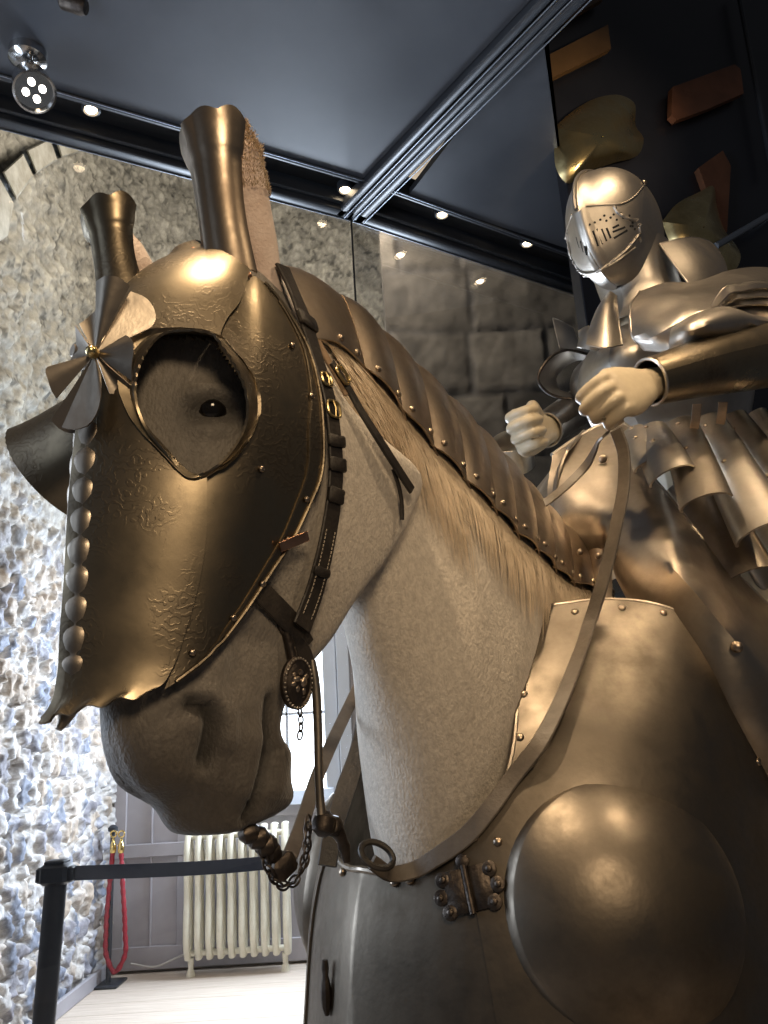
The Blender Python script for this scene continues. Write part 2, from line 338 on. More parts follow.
# ears: hollow leaf shapes
def ear(base, mid, tip, r=.026, opening=None):
    ax = cr(np.array([base, mid, tip]), 14); t = np.linspace(0, 1, 14); rr = r*np.interp(t, [0, .3, .6, .85, 1], [.8, .95, .9, .72, .25]); return ax, rr
def horse_skin():
    o = mb.build('horse_skin', M['coat'], None, loc=(0, 0, 0))
    md = o.modifiers.new('r', 'REMESH'); md.mode = 'VOXEL'; md.voxel_size = .0065; md.use_smooth_shade = True
    sm = o.modifiers.new('s', 'SMOOTH'); sm.factor = .5; sm.iterations = 8
    dg = bpy.context.evaluated_depsgraph_get(); dg.update(); me = bpy.data.meshes.new_from_object(o.evaluated_get(dg)); bpy.data.objects.remove(o)
    return me
hm = horse_skin(); nv = len(hm.vertices)
V = np.empty(nv*3); hm.vertices.foreach_get('co', V); V = V.reshape(-1, 3)
N = np.empty(nv*3); hm.vertices.foreach_get('normal', N); N = N.reshape(-1, 3)
lw = (V-H.o)@H.l; Vn = np.where((lw < 0)[:, None], H.mir(V), V)      # sculpt both sides alike, looking at the near one
q = Vn-CAM; dd = q@F; PX = 384+f*(q@R)/dd; PY = 512-f*(q@U)/dd; hz = (V-H.o)@H.z; hn = (V-H.o)@H.n
head = (hz < .25) & (hz > -.56) & (hn > -.5) & (np.abs(lw) < .16)
alw = np.abs(lw)
def pdist(pts):
    pts = np.array(pts, float); best = np.full(nv, 1e9)
    for a, b in zip(pts[:-1], pts[1:]):
        ab = b-a; t = np.clip(((PX-a[0])*ab[0]+(PY-a[1])*ab[1])/(ab@ab), 0, 1); best = np.minimum(best, np.hypot(PX-a[0]-t*ab[0], PY-a[1]-t*ab[1]))
    return best
side = head & (alw > .012)
def push(pts, sig, amt, mask=side):
    d = pdist(pts); g = np.exp(-(d/sig)**2)*amt*mask; return -N*g[:, None], d
D = np.zeros_like(V)
low = side & (hz < -.26)
for pts, sig, amt in [([(190, 703), (208, 708), (214, 724), (210, 745), (205, 762)], 8, .017), ([(183, 698), (212, 697), (227, 716), (228, 740)], 10, -.008), ([(192, 745), (196, 775), (188, 800)], 14, .004),
                      ([(271, 700), (268, 740), (262, 772), (254, 800), (246, 822)], 5, .010), ([(255, 740), (246, 790)], 12, -.006), ([(281, 755), (276, 790)], 12, -.008), ([(248, 640), (236, 680)], 16, .006), ([(220, 655), (216, 680)], 14, -.004),
                      ([(150, 735), (150, 775)], 26, -.006)]:
    D += push(pts, sig, amt, low)[0]
upm = side & (hz > -.3)
D += push([(196, 412), (213, 408), (230, 412)], 10, .008, upm)[0]; D += push([(190, 395), (212, 388), (238, 398)], 8, -.007, upm)[0]; D += push([(195, 428), (230, 428)], 7, -.004, upm)[0]
D += push([(255, 560), (300, 600)], 22, .004, upm)[0]
nkm = (~head) & ((V-B.o)@B.l > -.12) & ((V-B.o)@B.z > .03); D += push([(355, 640), (362, 700), (378, 793), (394, 860)], 6, .007, nkm)[0]; D += push([(347, 650), (356, 720), (366, 800)], 9, -.005, nkm)[0]
V2 = V+D
ns = np.sin(V2[:, 0]*310+np.sin(V2[:, 2]*290)*2)*np.sin(V2[:, 1]*280+V2[:, 2]*330); V2 = V2+N*(.0004*ns*(~head))[:, None]
tone = np.ones((nv, 3))
# dark muzzle skin, grey face, markings of the animal; darker round eyes, nostril and mouth grooves
mz_ = np.clip((-.19-hz)/.22, 0, 1)*np.clip((hn+.42)/.2, 0, 1)*head; tone *= (1-mz_[:, None]*np.array([.86, .865, .865]))
fc = np.clip((.2-hz)/.05, 0, 1)*np.clip((hn+.26)/.08, 0, 1)*head; tone *= (1-.66*fc*(1-mz_))[:, None]
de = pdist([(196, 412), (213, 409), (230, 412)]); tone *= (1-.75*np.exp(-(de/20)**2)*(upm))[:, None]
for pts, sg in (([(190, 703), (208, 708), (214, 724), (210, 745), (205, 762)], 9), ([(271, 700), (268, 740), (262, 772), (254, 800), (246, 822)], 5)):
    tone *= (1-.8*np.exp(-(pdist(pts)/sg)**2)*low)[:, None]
hm.vertices.foreach_set('co', V2.ravel()); hm.update()
HROOT = np.array([*B.w(-.8, 0, 0)[:2], .34])
horse = empty('horse', HROOT, 'life-size pale grey model horse wearing plate armour, head turned left', 'horse')
skin = bpy.data.objects.new('body', hm); hm.transform(Matrix.Translation(-Vector(HROOT))); hm.materials.clear(); hm.materials.append(M['coat']); skin.parent = horse; link(skin)
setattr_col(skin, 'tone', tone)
hm.polygons.foreach_set('use_smooth', [True]*len(hm.polygons))
BVS = BVHTree.FromPolygons([Vector(v) for v in V2], [tuple(p.vertices) for p in hm.polygons])
class SkinSurf(Surf):
    def __init__(s): s.t = BVS
SK = SkinSurf()
for mirror in (0, 1):
    p, n = SK.hit(213, 409, -.012); p = H.mir(p) if mirror else p; m_ = MB(); t = np.linspace(-math.pi/2, math.pi/2, 12)
    m_.lathe(p, H.l, [(max(.019*math.cos(a), .0005), .019*math.sin(a)) for a in t], 20); m_.build('eye', M['eye'], horse)
for k, (b, m_, tp, r) in enumerate([((266, 294), (251, 205), (241, 129), .030), ((142, 285), (128, 255), (114, 232), .026)]):
    w = .062 if k == 0 else -.062; dpt = [H.at(*q_, w+(0.008*i if k == 0 else -.008*i)) for i, q_ in enumerate((b, m_, tp))]
    ax, rr = ear(*dpt, r=r); e = MB(); T = unit(np.gradient(ax, axis=0)); outw = H.l*(1 if k == 0 else -1)
    G = []
    for i in range(14):
        u = unit(outw-T[i]*(outw@T[i])); v = np.cross(T[i], u)
        G.append([ax[i]+rr[i]*(u*.9*math.cos(a)*(1 if math.cos(a) < .3 else .75)+v*math.sin(a)) for a in np.arange(18)*2*math.pi/18])
    e.loft(np.array(G)); eo = e.build('ear', M['ear'], horse)
    fz = MB()
    for _ in range(2600 if k == 0 else 60):
        i = int(rng.integers(8, 14)); a = rng.uniform(0, 2*math.pi); u = unit(outw-T[i]*(outw@T[i])); v = np.cross(T[i], u)
        nrm = u*math.cos(a)+v*math.sin(a); s0 = ax[i]+rr[i]*nrm*.93+T[i]*rng.uniform(-.006, .006); d = unit(nrm*.7+T[i]*.8+rng.normal(0, .45, 3)); ln = rng.uniform(.003, .0065)*(1.3 if i > 10 else .7)
        fz.tube([s0, s0+d*ln*.6, s0+d*ln], [.0005, .0004, .0002], 3)
    tag(fz.build('ear_fuzz', M['fuzz'], eo), 'tan fuzz on the ear', kind='stuff')
# ------------------------------------------------------------------ shaffron (head armour)
def px(pts): return np.array(pts, float)
def headplate(rows, ncol, nrow, off, midline):
    """rows: (left px, right px); left column on the midline plane when midline is set"""
    Lc = cr(px([r[0] for r in rows]), nrow); Rc = cr(px([r[1] for r in rows]), nrow); G = np.zeros((nrow, ncol, 3))
    for i in range(nrow):
        a = H.at(*Lc[i]) if midline else HS.hit(*Lc[i])[0]; b = HS.hit(*Rc[i])[0]; la, lb = H.loc(a), H.loc(b)
        for j, t in enumerate(np.linspace(0, 1, ncol)):
            z = la[2]*(1-t)+lb[2]*t; T = Tplate; n0, W, D_, nb = (float(g(z)) for g in T); E_ = min(.035, .18*(n0-nb)); D_ = min(D_, .62*(n0-nb)); L_ = n0-D_-(nb+E_)
            def s_of(q):                       # section parameter of a point
                if q[1] < 1e-4: return 0.
                n0q, Wq, Dq, nbq = (float(g(q[2])) for g in T); Dq = min(Dq, .62*(n0q-nbq)); Eq = min(.035, .18*(n0q-nbq)); Lq = n0q-Dq-(nbq+Eq)
                return math.asin(min(1, max(0, q[1]/Wq))) if n0q-q[0] < Dq*.98 else math.pi/2+(n0q-Dq-q[0])/Lq
            sa, sb = s_of(la), s_of(lb); s_ = sa*(1-t)+sb*t
            if s_ <= math.pi/2: n = n0-D_*(.42*math.sin(s_)+.58*(1-math.cos(s_))); w = W*math.sin(s_)
            else: qq = s_-math.pi/2; n = n0-D_-qq*L_; w = W*(1-.16*qq*qq)
            G[i, j] = H.w(n, w, z)
    Nn = gridn(G); 
    if ((Nn*H.l).sum(-1)).mean() < 0: Nn = -Nn
    if midline: Nn[:, 0] = unit(Nn[:, 0]-((Nn[:, 0]*H.l).sum(-1))[:, None]*H.l)
    return G+Nn*off, Nn
sroot = H.w(-.12, 0, -.36)
shaf = empty('shaffron', sroot, 'etched brown steel head armour with pinwheel rosette covering the horse face', 'horse armour')
front_rows = [((212, 252), (247, 276)), ((190, 257), (245, 288)), ((165, 268), (238, 308)), ((135, 290), (226, 325)), ((108, 330), (216, 355)), ((94, 385), (210, 410)), ((85, 440), (206, 460)), ((80, 490), (206, 497)), ((77, 535), (205, 535)), ((74, 585), (198, 580)), ((71, 632), (184, 632)), ((68, 676), (172, 668)), ((61, 708), (160, 690)), ((49, 729), (150, 699))]
cheek_rows = [((247, 276), (262, 285)), ((245, 288), (275, 300)), ((238, 308), (292, 325)), ((226, 325), (306, 352)), ((216, 355), (315, 385)), ((210, 410), (320, 425)), ((206, 460), (317, 481)), ((206, 497), (306, 507)), ((205, 535), (290, 540)), ((198, 580), (270, 570)), ((184, 632), (240, 615)), ((172, 670), (207, 656)), ((164, 690), (172, 685))]
FR, FRn = headplate(front_rows, 40, 110, .0095, True); CH, CHn = headplate(cheek_rows, 34, 110, .003, False)
eye_px = px([(192, 330), (163, 334), (146, 352), (137, 375), (136, 400), (145, 426), (163, 450), (192, 478), (217, 466), (235, 446), (246, 423), (247, 400), (238, 372), (224, 350), (212, 334)])
def inside(p, poly):
    x, y = p; c = False; j = len(poly)-1
    for i in range(len(poly)):
        if (poly[i][1] > y) != (poly[j][1] > y) and x < (poly[j][0]-poly[i][0])*(y-poly[i][1])/(poly[j][1]-poly[i][1])+poly[i][0]: c = not c
        j = i
    return c
eye_poly = np.concatenate([cr(np.vstack([eye_px, eye_px[:1]]), 90)[:-1]])
ecen = eye_px.mean(0)
def holed(mb_, G, Nn, th, hole, mirror):     # plate with the cells inside the eye opening left out, its rim walled
    n, m = G.shape[:2]; A = G+Nn*th*.5; Bk = G-Nn*th*.5
    if mirror: A, Bk = H.mir(A), H.mir(Bk)
    o = n*m; Fc = []; ed = {}
    C0 = (G[:-1, :-1]+G[1:, 1:])/2
    for i in range(n-1):
        for j in range(m-1):
            x, y, _ = proj(C0[i, j])
            if inside((x, y), hole): continue
            q = (i*m+j, (i+1)*m+j, (i+1)*m+j+1, i*m+j+1); Fc += [q, tuple(k+o for k in q[::-1])]
            for a, b in zip(q, q[1:]+q[:1]): ed[(a, b)] = 1
    for a, b in ed:
        if (b, a) not in ed: Fc.append((a, b, b+o, a+o))
    mb_.add(np.concatenate([A.reshape(-1, 3), Bk.reshape(-1, 3)]), Fc)
hole = ecen+(eye_poly-ecen)*1.0; hole[:, 0] -= 12*np.clip((470-hole[:, 1])/140, 0, 1)*np.clip((215-hole[:, 0])/50, 0, 1); hole[:, 1] += 7*np.clip((385-hole[:, 1])/50, 0, 1)
bottom_wave = np.linspace(0, 1, 40)
for i in range(100, 110):                     # scalloped lower edge of the front plate
    FR[i] += (H.z*1)[None]*(.005*((i-99)/10)**2*np.sin(bottom_wave*math.pi*3.5)**2*(bottom_wave > .1))[:, None]
fp = MB(); holed(fp, FR, FRn, .003, hole, False); holed(fp, FR, FRn, .003, hole, True); face = fp.build('face_plate', M['etched'], shaf)
for k in (0, 1):
    c_ = MB(); holed(c_, CH, CHn, .003, hole, bool(k)); cheek = c_.build('cheek_plate', M['etched'], shaf)
    # raised flange running along the rear and lower edge
    rear = CH[:, -1]+CHn[:, -1]*.002; e_ = MB(); rr_ = H.mir(rear) if k else rear; e_.tube(rr_[::2], .0024, 8); inn = CH[:, -4]+CHn[:, -4]*.002; e_.tube((H.mir(inn) if k else inn)[6::2], .0018, 6)
    e_.build('edge_roll', M['etched'], cheek)
    st = CH[4:, :6]+CHn[4:, :6]*.0035
# medial ridge with shell-shaped beads ending in a flared point
rid = cr(px([(97, 395), (88, 436), (83, 480), (80, 520), (77, 560), (75, 600), (72, 640), (69, 680), (64, 704), (58, 718), (53, 726)]), 140)
rp = np.array([H.at(*q_) for q_ in rid]); t = np.linspace(0, 1, 140); prof_r = np.interp(t, [0, .08, .5, .8, .9, 1], [.012, .0165, .0155, .015, .012, .003])
ph = (t*11.5) % 1; prof_r = prof_r*(1+.15*np.sin(math.pi*np.minimum(ph/.35, 1)*.5+math.pi*.5*np.maximum(0, (ph-.35)/.65))*(t < .86)); Tn = unit(np.gradient(rp, axis=0)); G = []
for i in range(140):
    u = unit(H.n-Tn[i]*(H.n@Tn[i])); G.append([rp[i]-u*.006+prof_r[i]*(u*math.cos(a)*1.0+H.l*math.sin(a)*1.35) for a in np.arange(16)*2*math.pi/16])
mb = MB(); mb.loft(np.array(G)); mb.build('medial_ridge', M['steel'], shaf)
# seam strip where the front plate laps over the cheek plate
def head_at(x, y, off): p, n = HS.hit(x, y, off); return p, n
# eye guards: flanged cups, deep above and running out below
def eye_guard(mirror, depth, dirv, sc=1., sx_=0.):
    n = 90; p0 = []; p1 = []; pf = []
    for i in range(n):
        x, y = eye_poly[i] if i < len(eye_poly) else eye_poly[-1]
        bx, by = x-sx_*max(0, (470-y)/140)*min(1, max(0, (215-x)/50))+sx_*.25*(x > 215), y+sx_*.6*max(0, min(1, (385-y)/50)); b, nb2 = HS.hit(bx, by, .004); p0.append(b); p1.append((x, y)); pf.append(HS.hit(*(ecen+(np.array([bx, by])-ecen)*1.055), .0135)[0])
    p0 = np.array(p0[:len(eye_poly)]); zt = (p0-H.o)@H.z; k = np.clip((zt-zt.min())/(zt.max()-zt.min()), 0, 1)**.75
    k = .12+.88*k; G = []
    ctr = p0.mean(0)
    for s_, fl in ((-.35, 0), (0, 0), (.2, .0), (.45, .01), (.7, .03), (.88, .06), (1, .09)):
        o_ = (H.l*dirv[0]+H.n*dirv[1]+H.z*dirv[2]); G.append(p0+o_[None]*(depth*max(s_, 0)*k)[:, None]-H.l[None]*(.012*max(-s_, 0)/.35)+(p0-ctr)*fl*k[:, None]*sc)
    if not mirror:
        wb_ = (p0-H.o)@H.l; R_ = np.array([H.at(x_, y_, w_+depth*k_) for (x_, y_), w_, k_ in zip(p1[:len(p0)], wb_, k)]); G = [np.array(pf[:len(p0)]), p0+H.l*.008]+[p0*(1-s_)+R_*s_+H.l[None]*(.008*(1-s_)) for s_ in (.15, .4, .7, .9, 1)]
    G = np.array(G); tooth = .0011*np.sign(np.sin(np.arange(len(p0))*math.pi*1.0+.5))*(k > .72)
    G[-1] += (H.l*tooth[:, None])
    if mirror: G = H.mir(G)
    G = np.concatenate([G, G[:, :1]], axis=1); m_ = MB(); m_.plate(G, .0025); o_ = m_.build('eye_guard', M['etched'], shaf); return o_, p0
near_guard, rim0 = eye_guard(False, .034, (1, .0, -.05), .1, 14.); far_guard, _ = eye_guard(True, .135, (1, .42, -.42), 1.6)
# poll plates and ear guards
for k, (b0, tp, rb, rt, m_) in enumerate([((233, 268), (216, 143), .036, .040, 'crinet'), ((125, 288), (113, 225), .036, .034, 'etched')]):
    w = .052 if k == 0 else -.058; base = H.at(*b0, w); top = H.at(*tp, w*1.1); ax = cr(np.array([base-H.z*.02, (base+top)/2+H.n*.004, top]), 26); T = unit(np.gradient(ax, axis=0)); G = []; sgn = 1 if k == 0 else -1
    for i in range(26):
        s_ = i/25; r_ = rb*(1-s_)+rt*s_-.006*math.sin(s_*math.pi)+.007*max(0, s_-.8)/.2; fw = unit(H.n-T[i]*(H.n@T[i])); lt = np.cross(T[i], fw); lt = lt if lt@H.l > 0 else -lt
        row = []
        for a in np.linspace(-105, 108, 34)*math.pi/180:   # wraps the front and both sides, open behind for the ear
            ridge = 1+.16*math.exp(-(a/.16)**2); zz = T[i]*(.009*abs(math.sin(a*3.3))*(s_ > .96)+.012*math.sin(a+.6)*(s_ > .9))
            row.append(ax[i]+r_*ridge*(fw*math.cos(a)*.85+lt*math.sin(a))+zz)
        G.append(row)
    m2 = MB(); m2.plate(np.array(G), .0022); m2.build('ear_guard', M[m_], shaf)
# pinwheel rosette on the forehead
rc_ = H.at(98, 358, .004)+H.n*.030; rr_ = []
ros_e = empty('rosette_tmp', (0, 0, 0), None, None); bpy.data.objects.remove(ros_e)
bk = MB(); bk.lathe(rc_-H.n*.034, H.n, [(.026, 0), (.022, .012), (.012, .026), (.006, .032)], 24); ros = bk.build('rosette', M['steel'], shaf)
def rpt(x, y, off): return H.at(0, 0) if False else None
def ros_pt(x, y, off):                         # points on the rosette's own upright plane, facing forward and a little to the near side
    nrm = unit(H.n*.72+H.l*.62+H.z*-.12); r = ray(x, y); t_ = ((rc_-CAM)@nrm)/(r@nrm); return CAM+r*t_+nrm*off
petals = [[(103, 350), (80, 325), (92, 312), (104, 303), (106, 340)], [(106, 352), (104, 289), (120, 287), (131, 289), (136, 294), (112, 350)], [(107, 352), (131, 292), (145, 297), (153, 308), (154, 320), (148, 328), (134, 333), (112, 352)],
          [(106, 356), (130, 339), (138, 346), (141, 356), (138, 372), (136, 384), (108, 362)], [(104, 360), (133, 387), (124, 393), (111, 395), (102, 366)], [(99, 364), (108, 380), (111, 404), (108, 420), (100, 431), (86, 435), (70, 432), (84, 395)],
          [(97, 364), (80, 398), (70, 432), (58, 428), (51, 420), (64, 400)], [(94, 362), (62, 402), (59, 396), (57, 385), (55, 376), (75, 370), (94, 365)], [(97, 357), (76, 368), (70, 368), (76, 350), (78, 327), (82, 328)]]
for k, pet in enumerate(petals):
    m_ = MB(); c0 = np.array([(100, 358)]); out = cr(px(pet[1:-1]), 13); mid = np.array([(100+.0*i, 358) for i in range(13)], float); G = []
    for i, s_ in enumerate(np.linspace(.06, 1, 12)):
        row = []
        for j in range(13):
            u = j/12; h = (.009*math.sin(u*math.pi)*(1 if k % 2 else -.6)+.006*(1 if k % 2 else -1)+.004*math.sin(k*1.7))*s_+.012*(1-s_)
            row.append(ros_pt(*(mid[j]*(1-s_)+out[j]*s_), h+.008*s_))
        G.append(row)
    m_.plate(np.array(G), .0016); m_.build('petal', M['steel'], ros)
m_ = MB(); kn = ros_pt(100, 358, .02); m_.lathe(kn, unit(H.n*.72+H.l*.62), [(.003, -.012), (.0062, -.004), (.0066, 0), (.005, .004), (.002, .0062)], 14); m_.build('knob', M['brass'], ros)
# rivets
for x, y in [(240, 272), (236, 284), (230, 296), (222, 318), (246, 280), (205, 253), (196, 256)]: rivet(shaf, *head_at(x, y, .0085), .0042, 'copper_rivet')
for x, y in [(289, 348), (308, 398), (241, 372), (252, 411), (217, 346), (186, 519), (192, 563), (168, 650), (191, 653), (259, 584), (303, 500), (230, 618), (120, 458), (258, 470), (284, 540)]: rivet(shaf, *head_at(x, y, .007), .0036, 'rivet')
m_ = MB(); p, n = head_at(284, 543, .011); q2, _ = head_at(300, 536, .013); m_.strap(cr(np.array([p-(q2-p)*.6, p, q2]), 8), n, .011, .002); m_.build('strap_tab', M['copper_rivet'], shaf)
# ------------------------------------------------------------------ crinet (mane armour): overlapping lames over the crest
top_px = px([(268, 266), (297, 270), (313, 282), (322, 290), (336, 293), (347, 303), (359, 316), (376, 324), (397, 346), (418, 363), (445, 390), (459, 408), (478, 435), (505, 464), (532, 487), (564, 523), (592, 562)])
croot = nX[20]; crin = empty('crinet', croot, 'brown steel lames riveted over the horse crest and mane', 'neck armour')
ifl = np.linspace(1.5, nn-1.2, 400)
def neck_f(fi, ph, off):
    i = int(min(max(fi, 0), nn-1.001)); k = fi-i; return neck_pt(i, ph, off)*(1-k)+neck_pt(i+1, ph, off)*k
lower_px = px([(285, 296), (309, 337), (347, 350), (363, 371), (387, 398), (413, 424), (434, 450), (455, 476), (478, 501), (514, 537), (542, 564), (578, 598)])
# the angle round the neck at which the near edge runs, from the photo
tab_f, tab_a = [], []
for fi in np.linspace(1, nn-1.5, 24):
    best = None
    for a in np.linspace(.15, 1.35, 60):
        x, y, _ = proj(neck_f(fi, a, .012)); d = min(np.hypot(lower_px[:, 0]-x, lower_px[:, 1]-y).min(), np.hypot((lower_px[1:, 0]+lower_px[:-1, 0])/2-x, (lower_px[1:, 1]+lower_px[:-1, 1])/2-y).min())
        if best is None or d < best[0]: best = (d, a)
    tab_f.append(fi); tab_a.append(best[1])
tab_a = np.convolve(np.pad(tab_a, 2, 'edge'), np.ones(5)/5, 'valid')
cuts = [0.6, 5.2, 8.2, 11.2, 14.2, 17.0, 19.6, 22.2, 24.8, 27.4, 30.0, 32.6]
for k in range(len(cuts)-1):
    f0, f1 = cuts[k], cuts[k+1]+.9; G = []
    for i, fi in enumerate(np.linspace(f0, f1, 16)):
        s_ = i/15; am = float(np.interp(fi, tab_f, tab_a)); off = .012+.011*math.sin(s_*math.pi)**1.0*(.9 if k else .3)+.004*(1-s_)
        G.append([neck_f(min(fi-.55*abs(a)*(.6 if k else 0), nn-1.01), a, off) for a in np.linspace(-am, am, 40)])
    m_ = MB(); m_.plate(np.array(G), .0026); lame = m_.build('lame', M['crinet'], crin)
    G = np.array(G); Nn = gridn(G)
    for i in ((4, 11) if k else (6, 10, 14)):
        nr = Nn[i, -2]; nr = nr if nr@(CAM-G[i, -2]) > 0 else -nr; rivet(crin, G[i, -2]+nr*.002, nr, .0052, 'rivet')
# ------------------------------------------------------------------ peytral (breast armour)
pz = [-.9, -.5, -.2, 0, .2, .37, .5]
keel = [(H_, B.loc(B.at(*q_))[0]) for q_ in () for H_ in ()]
pey_n0 = table(pz, [.06, .05, .03, .0, -.10, -.25, -.36]); pey_W = table(pz, [.40, .385, .36, .345, .328, .298, .26]); pey_D = table(pz, [.34, .33, .32, .31, .3, .28, .24]); pey_nb = lambda z: float(pey_n0(z))-.95
Tp = (pey_n0, pey_W, pey_D, pey_nb)
peyG = np.array([ring(B, z, sec(z, Tp, 18, 14, 8, pk=.22)) for z in np.linspace(.5, -.6, 70)]); PS = Surf([(peyG, True)])
proot = B.w(-.2, 0, -.55); pey = empty('peytral', proot, 'brown steel breast plates of the horse armour with domed shoulder boss', 'horse armour')
def pl(a, n): return cr(px(a), n)
NR, NC = 64, 46
# front plate, near half then mirrored
Lf = [(360, 869), (355, 915), (350, 970), (346, 1017), (341, 1080), (336, 1140)]; Rf = [(457, 842), (471, 885), (480, 930), (490, 985), (497, 1024), (510, 1140)]
Tf = [(360, 869), (380, 872), (405, 870), (432, 860), (457, 842)]; Bf = [(336, 1140), (380, 1150), (440, 1150), (510, 1140)]
Gp = coons(pl(Lf, NR), pl(Rf, NR), pl(Tf, NC), pl(Bf, NC)); G = PS.grid(Gp)
for i in range(NR): G[i, 0] = B.w(B.loc(G[i, 0])[0], 0, B.loc(G[i, 0])[2]) if abs(B.loc(G[i, 0])[1]) < .02 else B.at(*Gp[i, 0])
G = smooth_grid(G, 2); G2 = np.concatenate([B.mir(G)[:, :0:-1], G], axis=1)
Nn = gridn(G2); Nn = Nn if (Nn*B.n).sum(-1).mean() > 0 else -Nn; m_ = MB(); m_.plate(G2-Nn*.003, .003); frontp = m_.build('front_plate', M['peytral'], pey)
fedge = G2[0]
Ls = [(520, 632), (518, 680), (515, 740), (504, 785), (482, 820), (457, 842), (471, 885), (480, 930), (490, 985), (497, 1024), (510, 1140)]; Rs = [(733, 668), (752, 710), (768, 762), (786, 830), (800, 900), (810, 980), (815, 1060), (815, 1140)]
Ts = [(520, 632), (522, 620), (531, 611), (560, 605), (610, 600), (660, 606), (700, 624), (733, 668)]; Bs = [(510, 1140), (600, 1150), (700, 1150), (815, 1140)]
Gs = coons(pl(Ls, NR), pl(Rs, NR), pl(Ts, NC), pl(Bs, NC)); S_ = smooth_grid(PS.grid(Gs), 2); Sn = gridn(S_); Sn = Sn if (Sn*B.l).sum(-1).mean() > 0 else -Sn
for k in (0, 1):
    A = S_+Sn*.001; m_ = MB(); m_.plate(B.mir(A) if k else A, .003); sp = m_.build('side_plate', M['peytral'], pey)
    # boss: a beaten dome
    c, n = PS.hit(636, 905, 0); ax = unit(n); c = c-ax*.010; Rb = .144; t = np.linspace(0, math.pi/2, 16)
    m_ = MB(); prof = [(Rb*1.05, -.03), (Rb*1.03, -.016)]+[(max(Rb*math.cos(a), .002), .062*(1-math.cos(a)**2)**.95-.006) for a in t]
    m_.lathe(B.mir(c) if k else c, B.mir(B.o+ax)-B.o if k else ax, prof, 64); m_.build('boss', M['peytral'], sp)
    e = np.concatenate([S_[:12:1, 0][::-1][:0], S_[0], ]); top = S_[0]; left = S_[:30, 0]; path = cr(np.concatenate([left[::-1][::3], top[1::3]]), 90)
    m_ = MB(); m_.tube(B.mir(path) if k else path, .004, 8); m_.build('edge_roll', M['steel'], sp)
m_ = MB(); m_.tube(cr(fedge[::4], 80), .0045, 8); m_.build('edge_roll', M['steel'], frontp)
for x, y in [(527, 645), (524, 695), (520, 738), (538, 622), (575, 613), (622, 609), (663, 614), (703, 630), (725, 665), (741, 707), (757, 762), (500, 800), (498, 842), (475, 838), (410, 880), (395, 882), (343, 872), (335, 862)]:
    p, n = PS.hit(x, y, .002); rivet(pey, p, n, .0062, 'rivet')
# hinge between the front and side plates: two leaves with scalloped lobes and a knuckle pin
hc = [PS.hit(x, y, .006) for x, y in ((470, 890),)][0]; hn_ = hc[1]; hup = unit(PS.hit(465, 868, .006)[0]-PS.hit(474, 912, .006)[0]); hrt = unit(np.cross(hup, hn_)); hrt = hrt if hrt@R > 0 else -hrt
hinge = None
for sd in (-1, 1):
    m_ = MB(); m_.box(hc[0]+hrt*sd*.016, .026, .05, .0035, hrt, hup, hn_)
    for a, b in ((.030, .017), (.036, -.002), (.028, -.02)): m_.lathe(hc[0]+hrt*sd*a+hup*b-hn_*.002, hn_, [(.0095, 0), (.0095, .003), (.008, .004), (.0005, .0042)], 16)
    o = m_.build('hinge_leaf', M['iron'], pey)
    for a, b in ((.030, .017), (.037, -.002), (.028, -.02)): rivet(pey, hc[0]+hrt*sd*a+hup*b+hn_*.0022, hn_, .0045, 'iron')
m_ = MB(); m_.tube([hc[0]+hup*s_+hn_*.003 for s_ in np.linspace(-.028, .028, 12)], [.0042, .0046, .0042, .0046]*3, 10); m_.lathe(hc[0]+hup*.032+hn_*.001, hn_, [(.0085, 0), (.0085, .004), (.005, .006), (.0005, .006)], 16); m_.build('hinge_pin', M['iron'], pey)
# small hook hanging on the far edge of the front plate
p, n = PS.hit(330, 985, .006); m_ = MB()
m_.tube([p+np.array([0, 0, z]) for z in np.linspace(.03, -.035, 8)], [.004, .005, .004, .006, .007, .007, .006, .003], 8); m_.build('latch', M['iron'], pey)
# ------------------------------------------------------------------ bridle (black leather) and curb bit
def ontop(pts, n, off, surf=None):
    p, nr = (surf or SK).path(pts, n, off); 
    for _ in range(3): nr[1:-1] = unit(nr[:-2]+nr[1:-1]+nr[2:])
    for _ in range(2): p[1:-1] = .25*p[:-2]+.5*p[1:-1]+.25*p[2:]
    return p, nr
broot = SK.hit(310, 500)[0]
bri = empty('bridle', broot, 'black leather bridle with brass buckles around the horse head', 'bridle')
def buckle(parent, p, n, T, w=.017, h=.02, m='brass'):
    T = unit(T-n*(T@n)); Bn = np.cross(T, n); a = np.arange(20)*2*math.pi/20; m_ = MB()
    m_.tube(np.array([p+n*.004+T*(h*np.sign(math.cos(k))*abs(math.cos(k))**.6)*.5+Bn*(w*np.sign(math.sin(k))*abs(math.sin(k))**.6)*.6 for k in a]), .0018, 7, closed=True)
    m_.tube([p+n*.005-T*h*.5, p+n*.007, p+n*.005+T*h*.5], .0012, 6); return m_.build('buckle', M[m], parent)
def keeper(parent, p, n, T, w, l=.011, m='leather', th=.007):
    T = unit(T-n*(T@n)); Bn = np.cross(T, n); m_ = MB(); m_.box(p, w, l, th, Bn, T, n, bev=.002); return m_.build('keeper', M[m], parent)
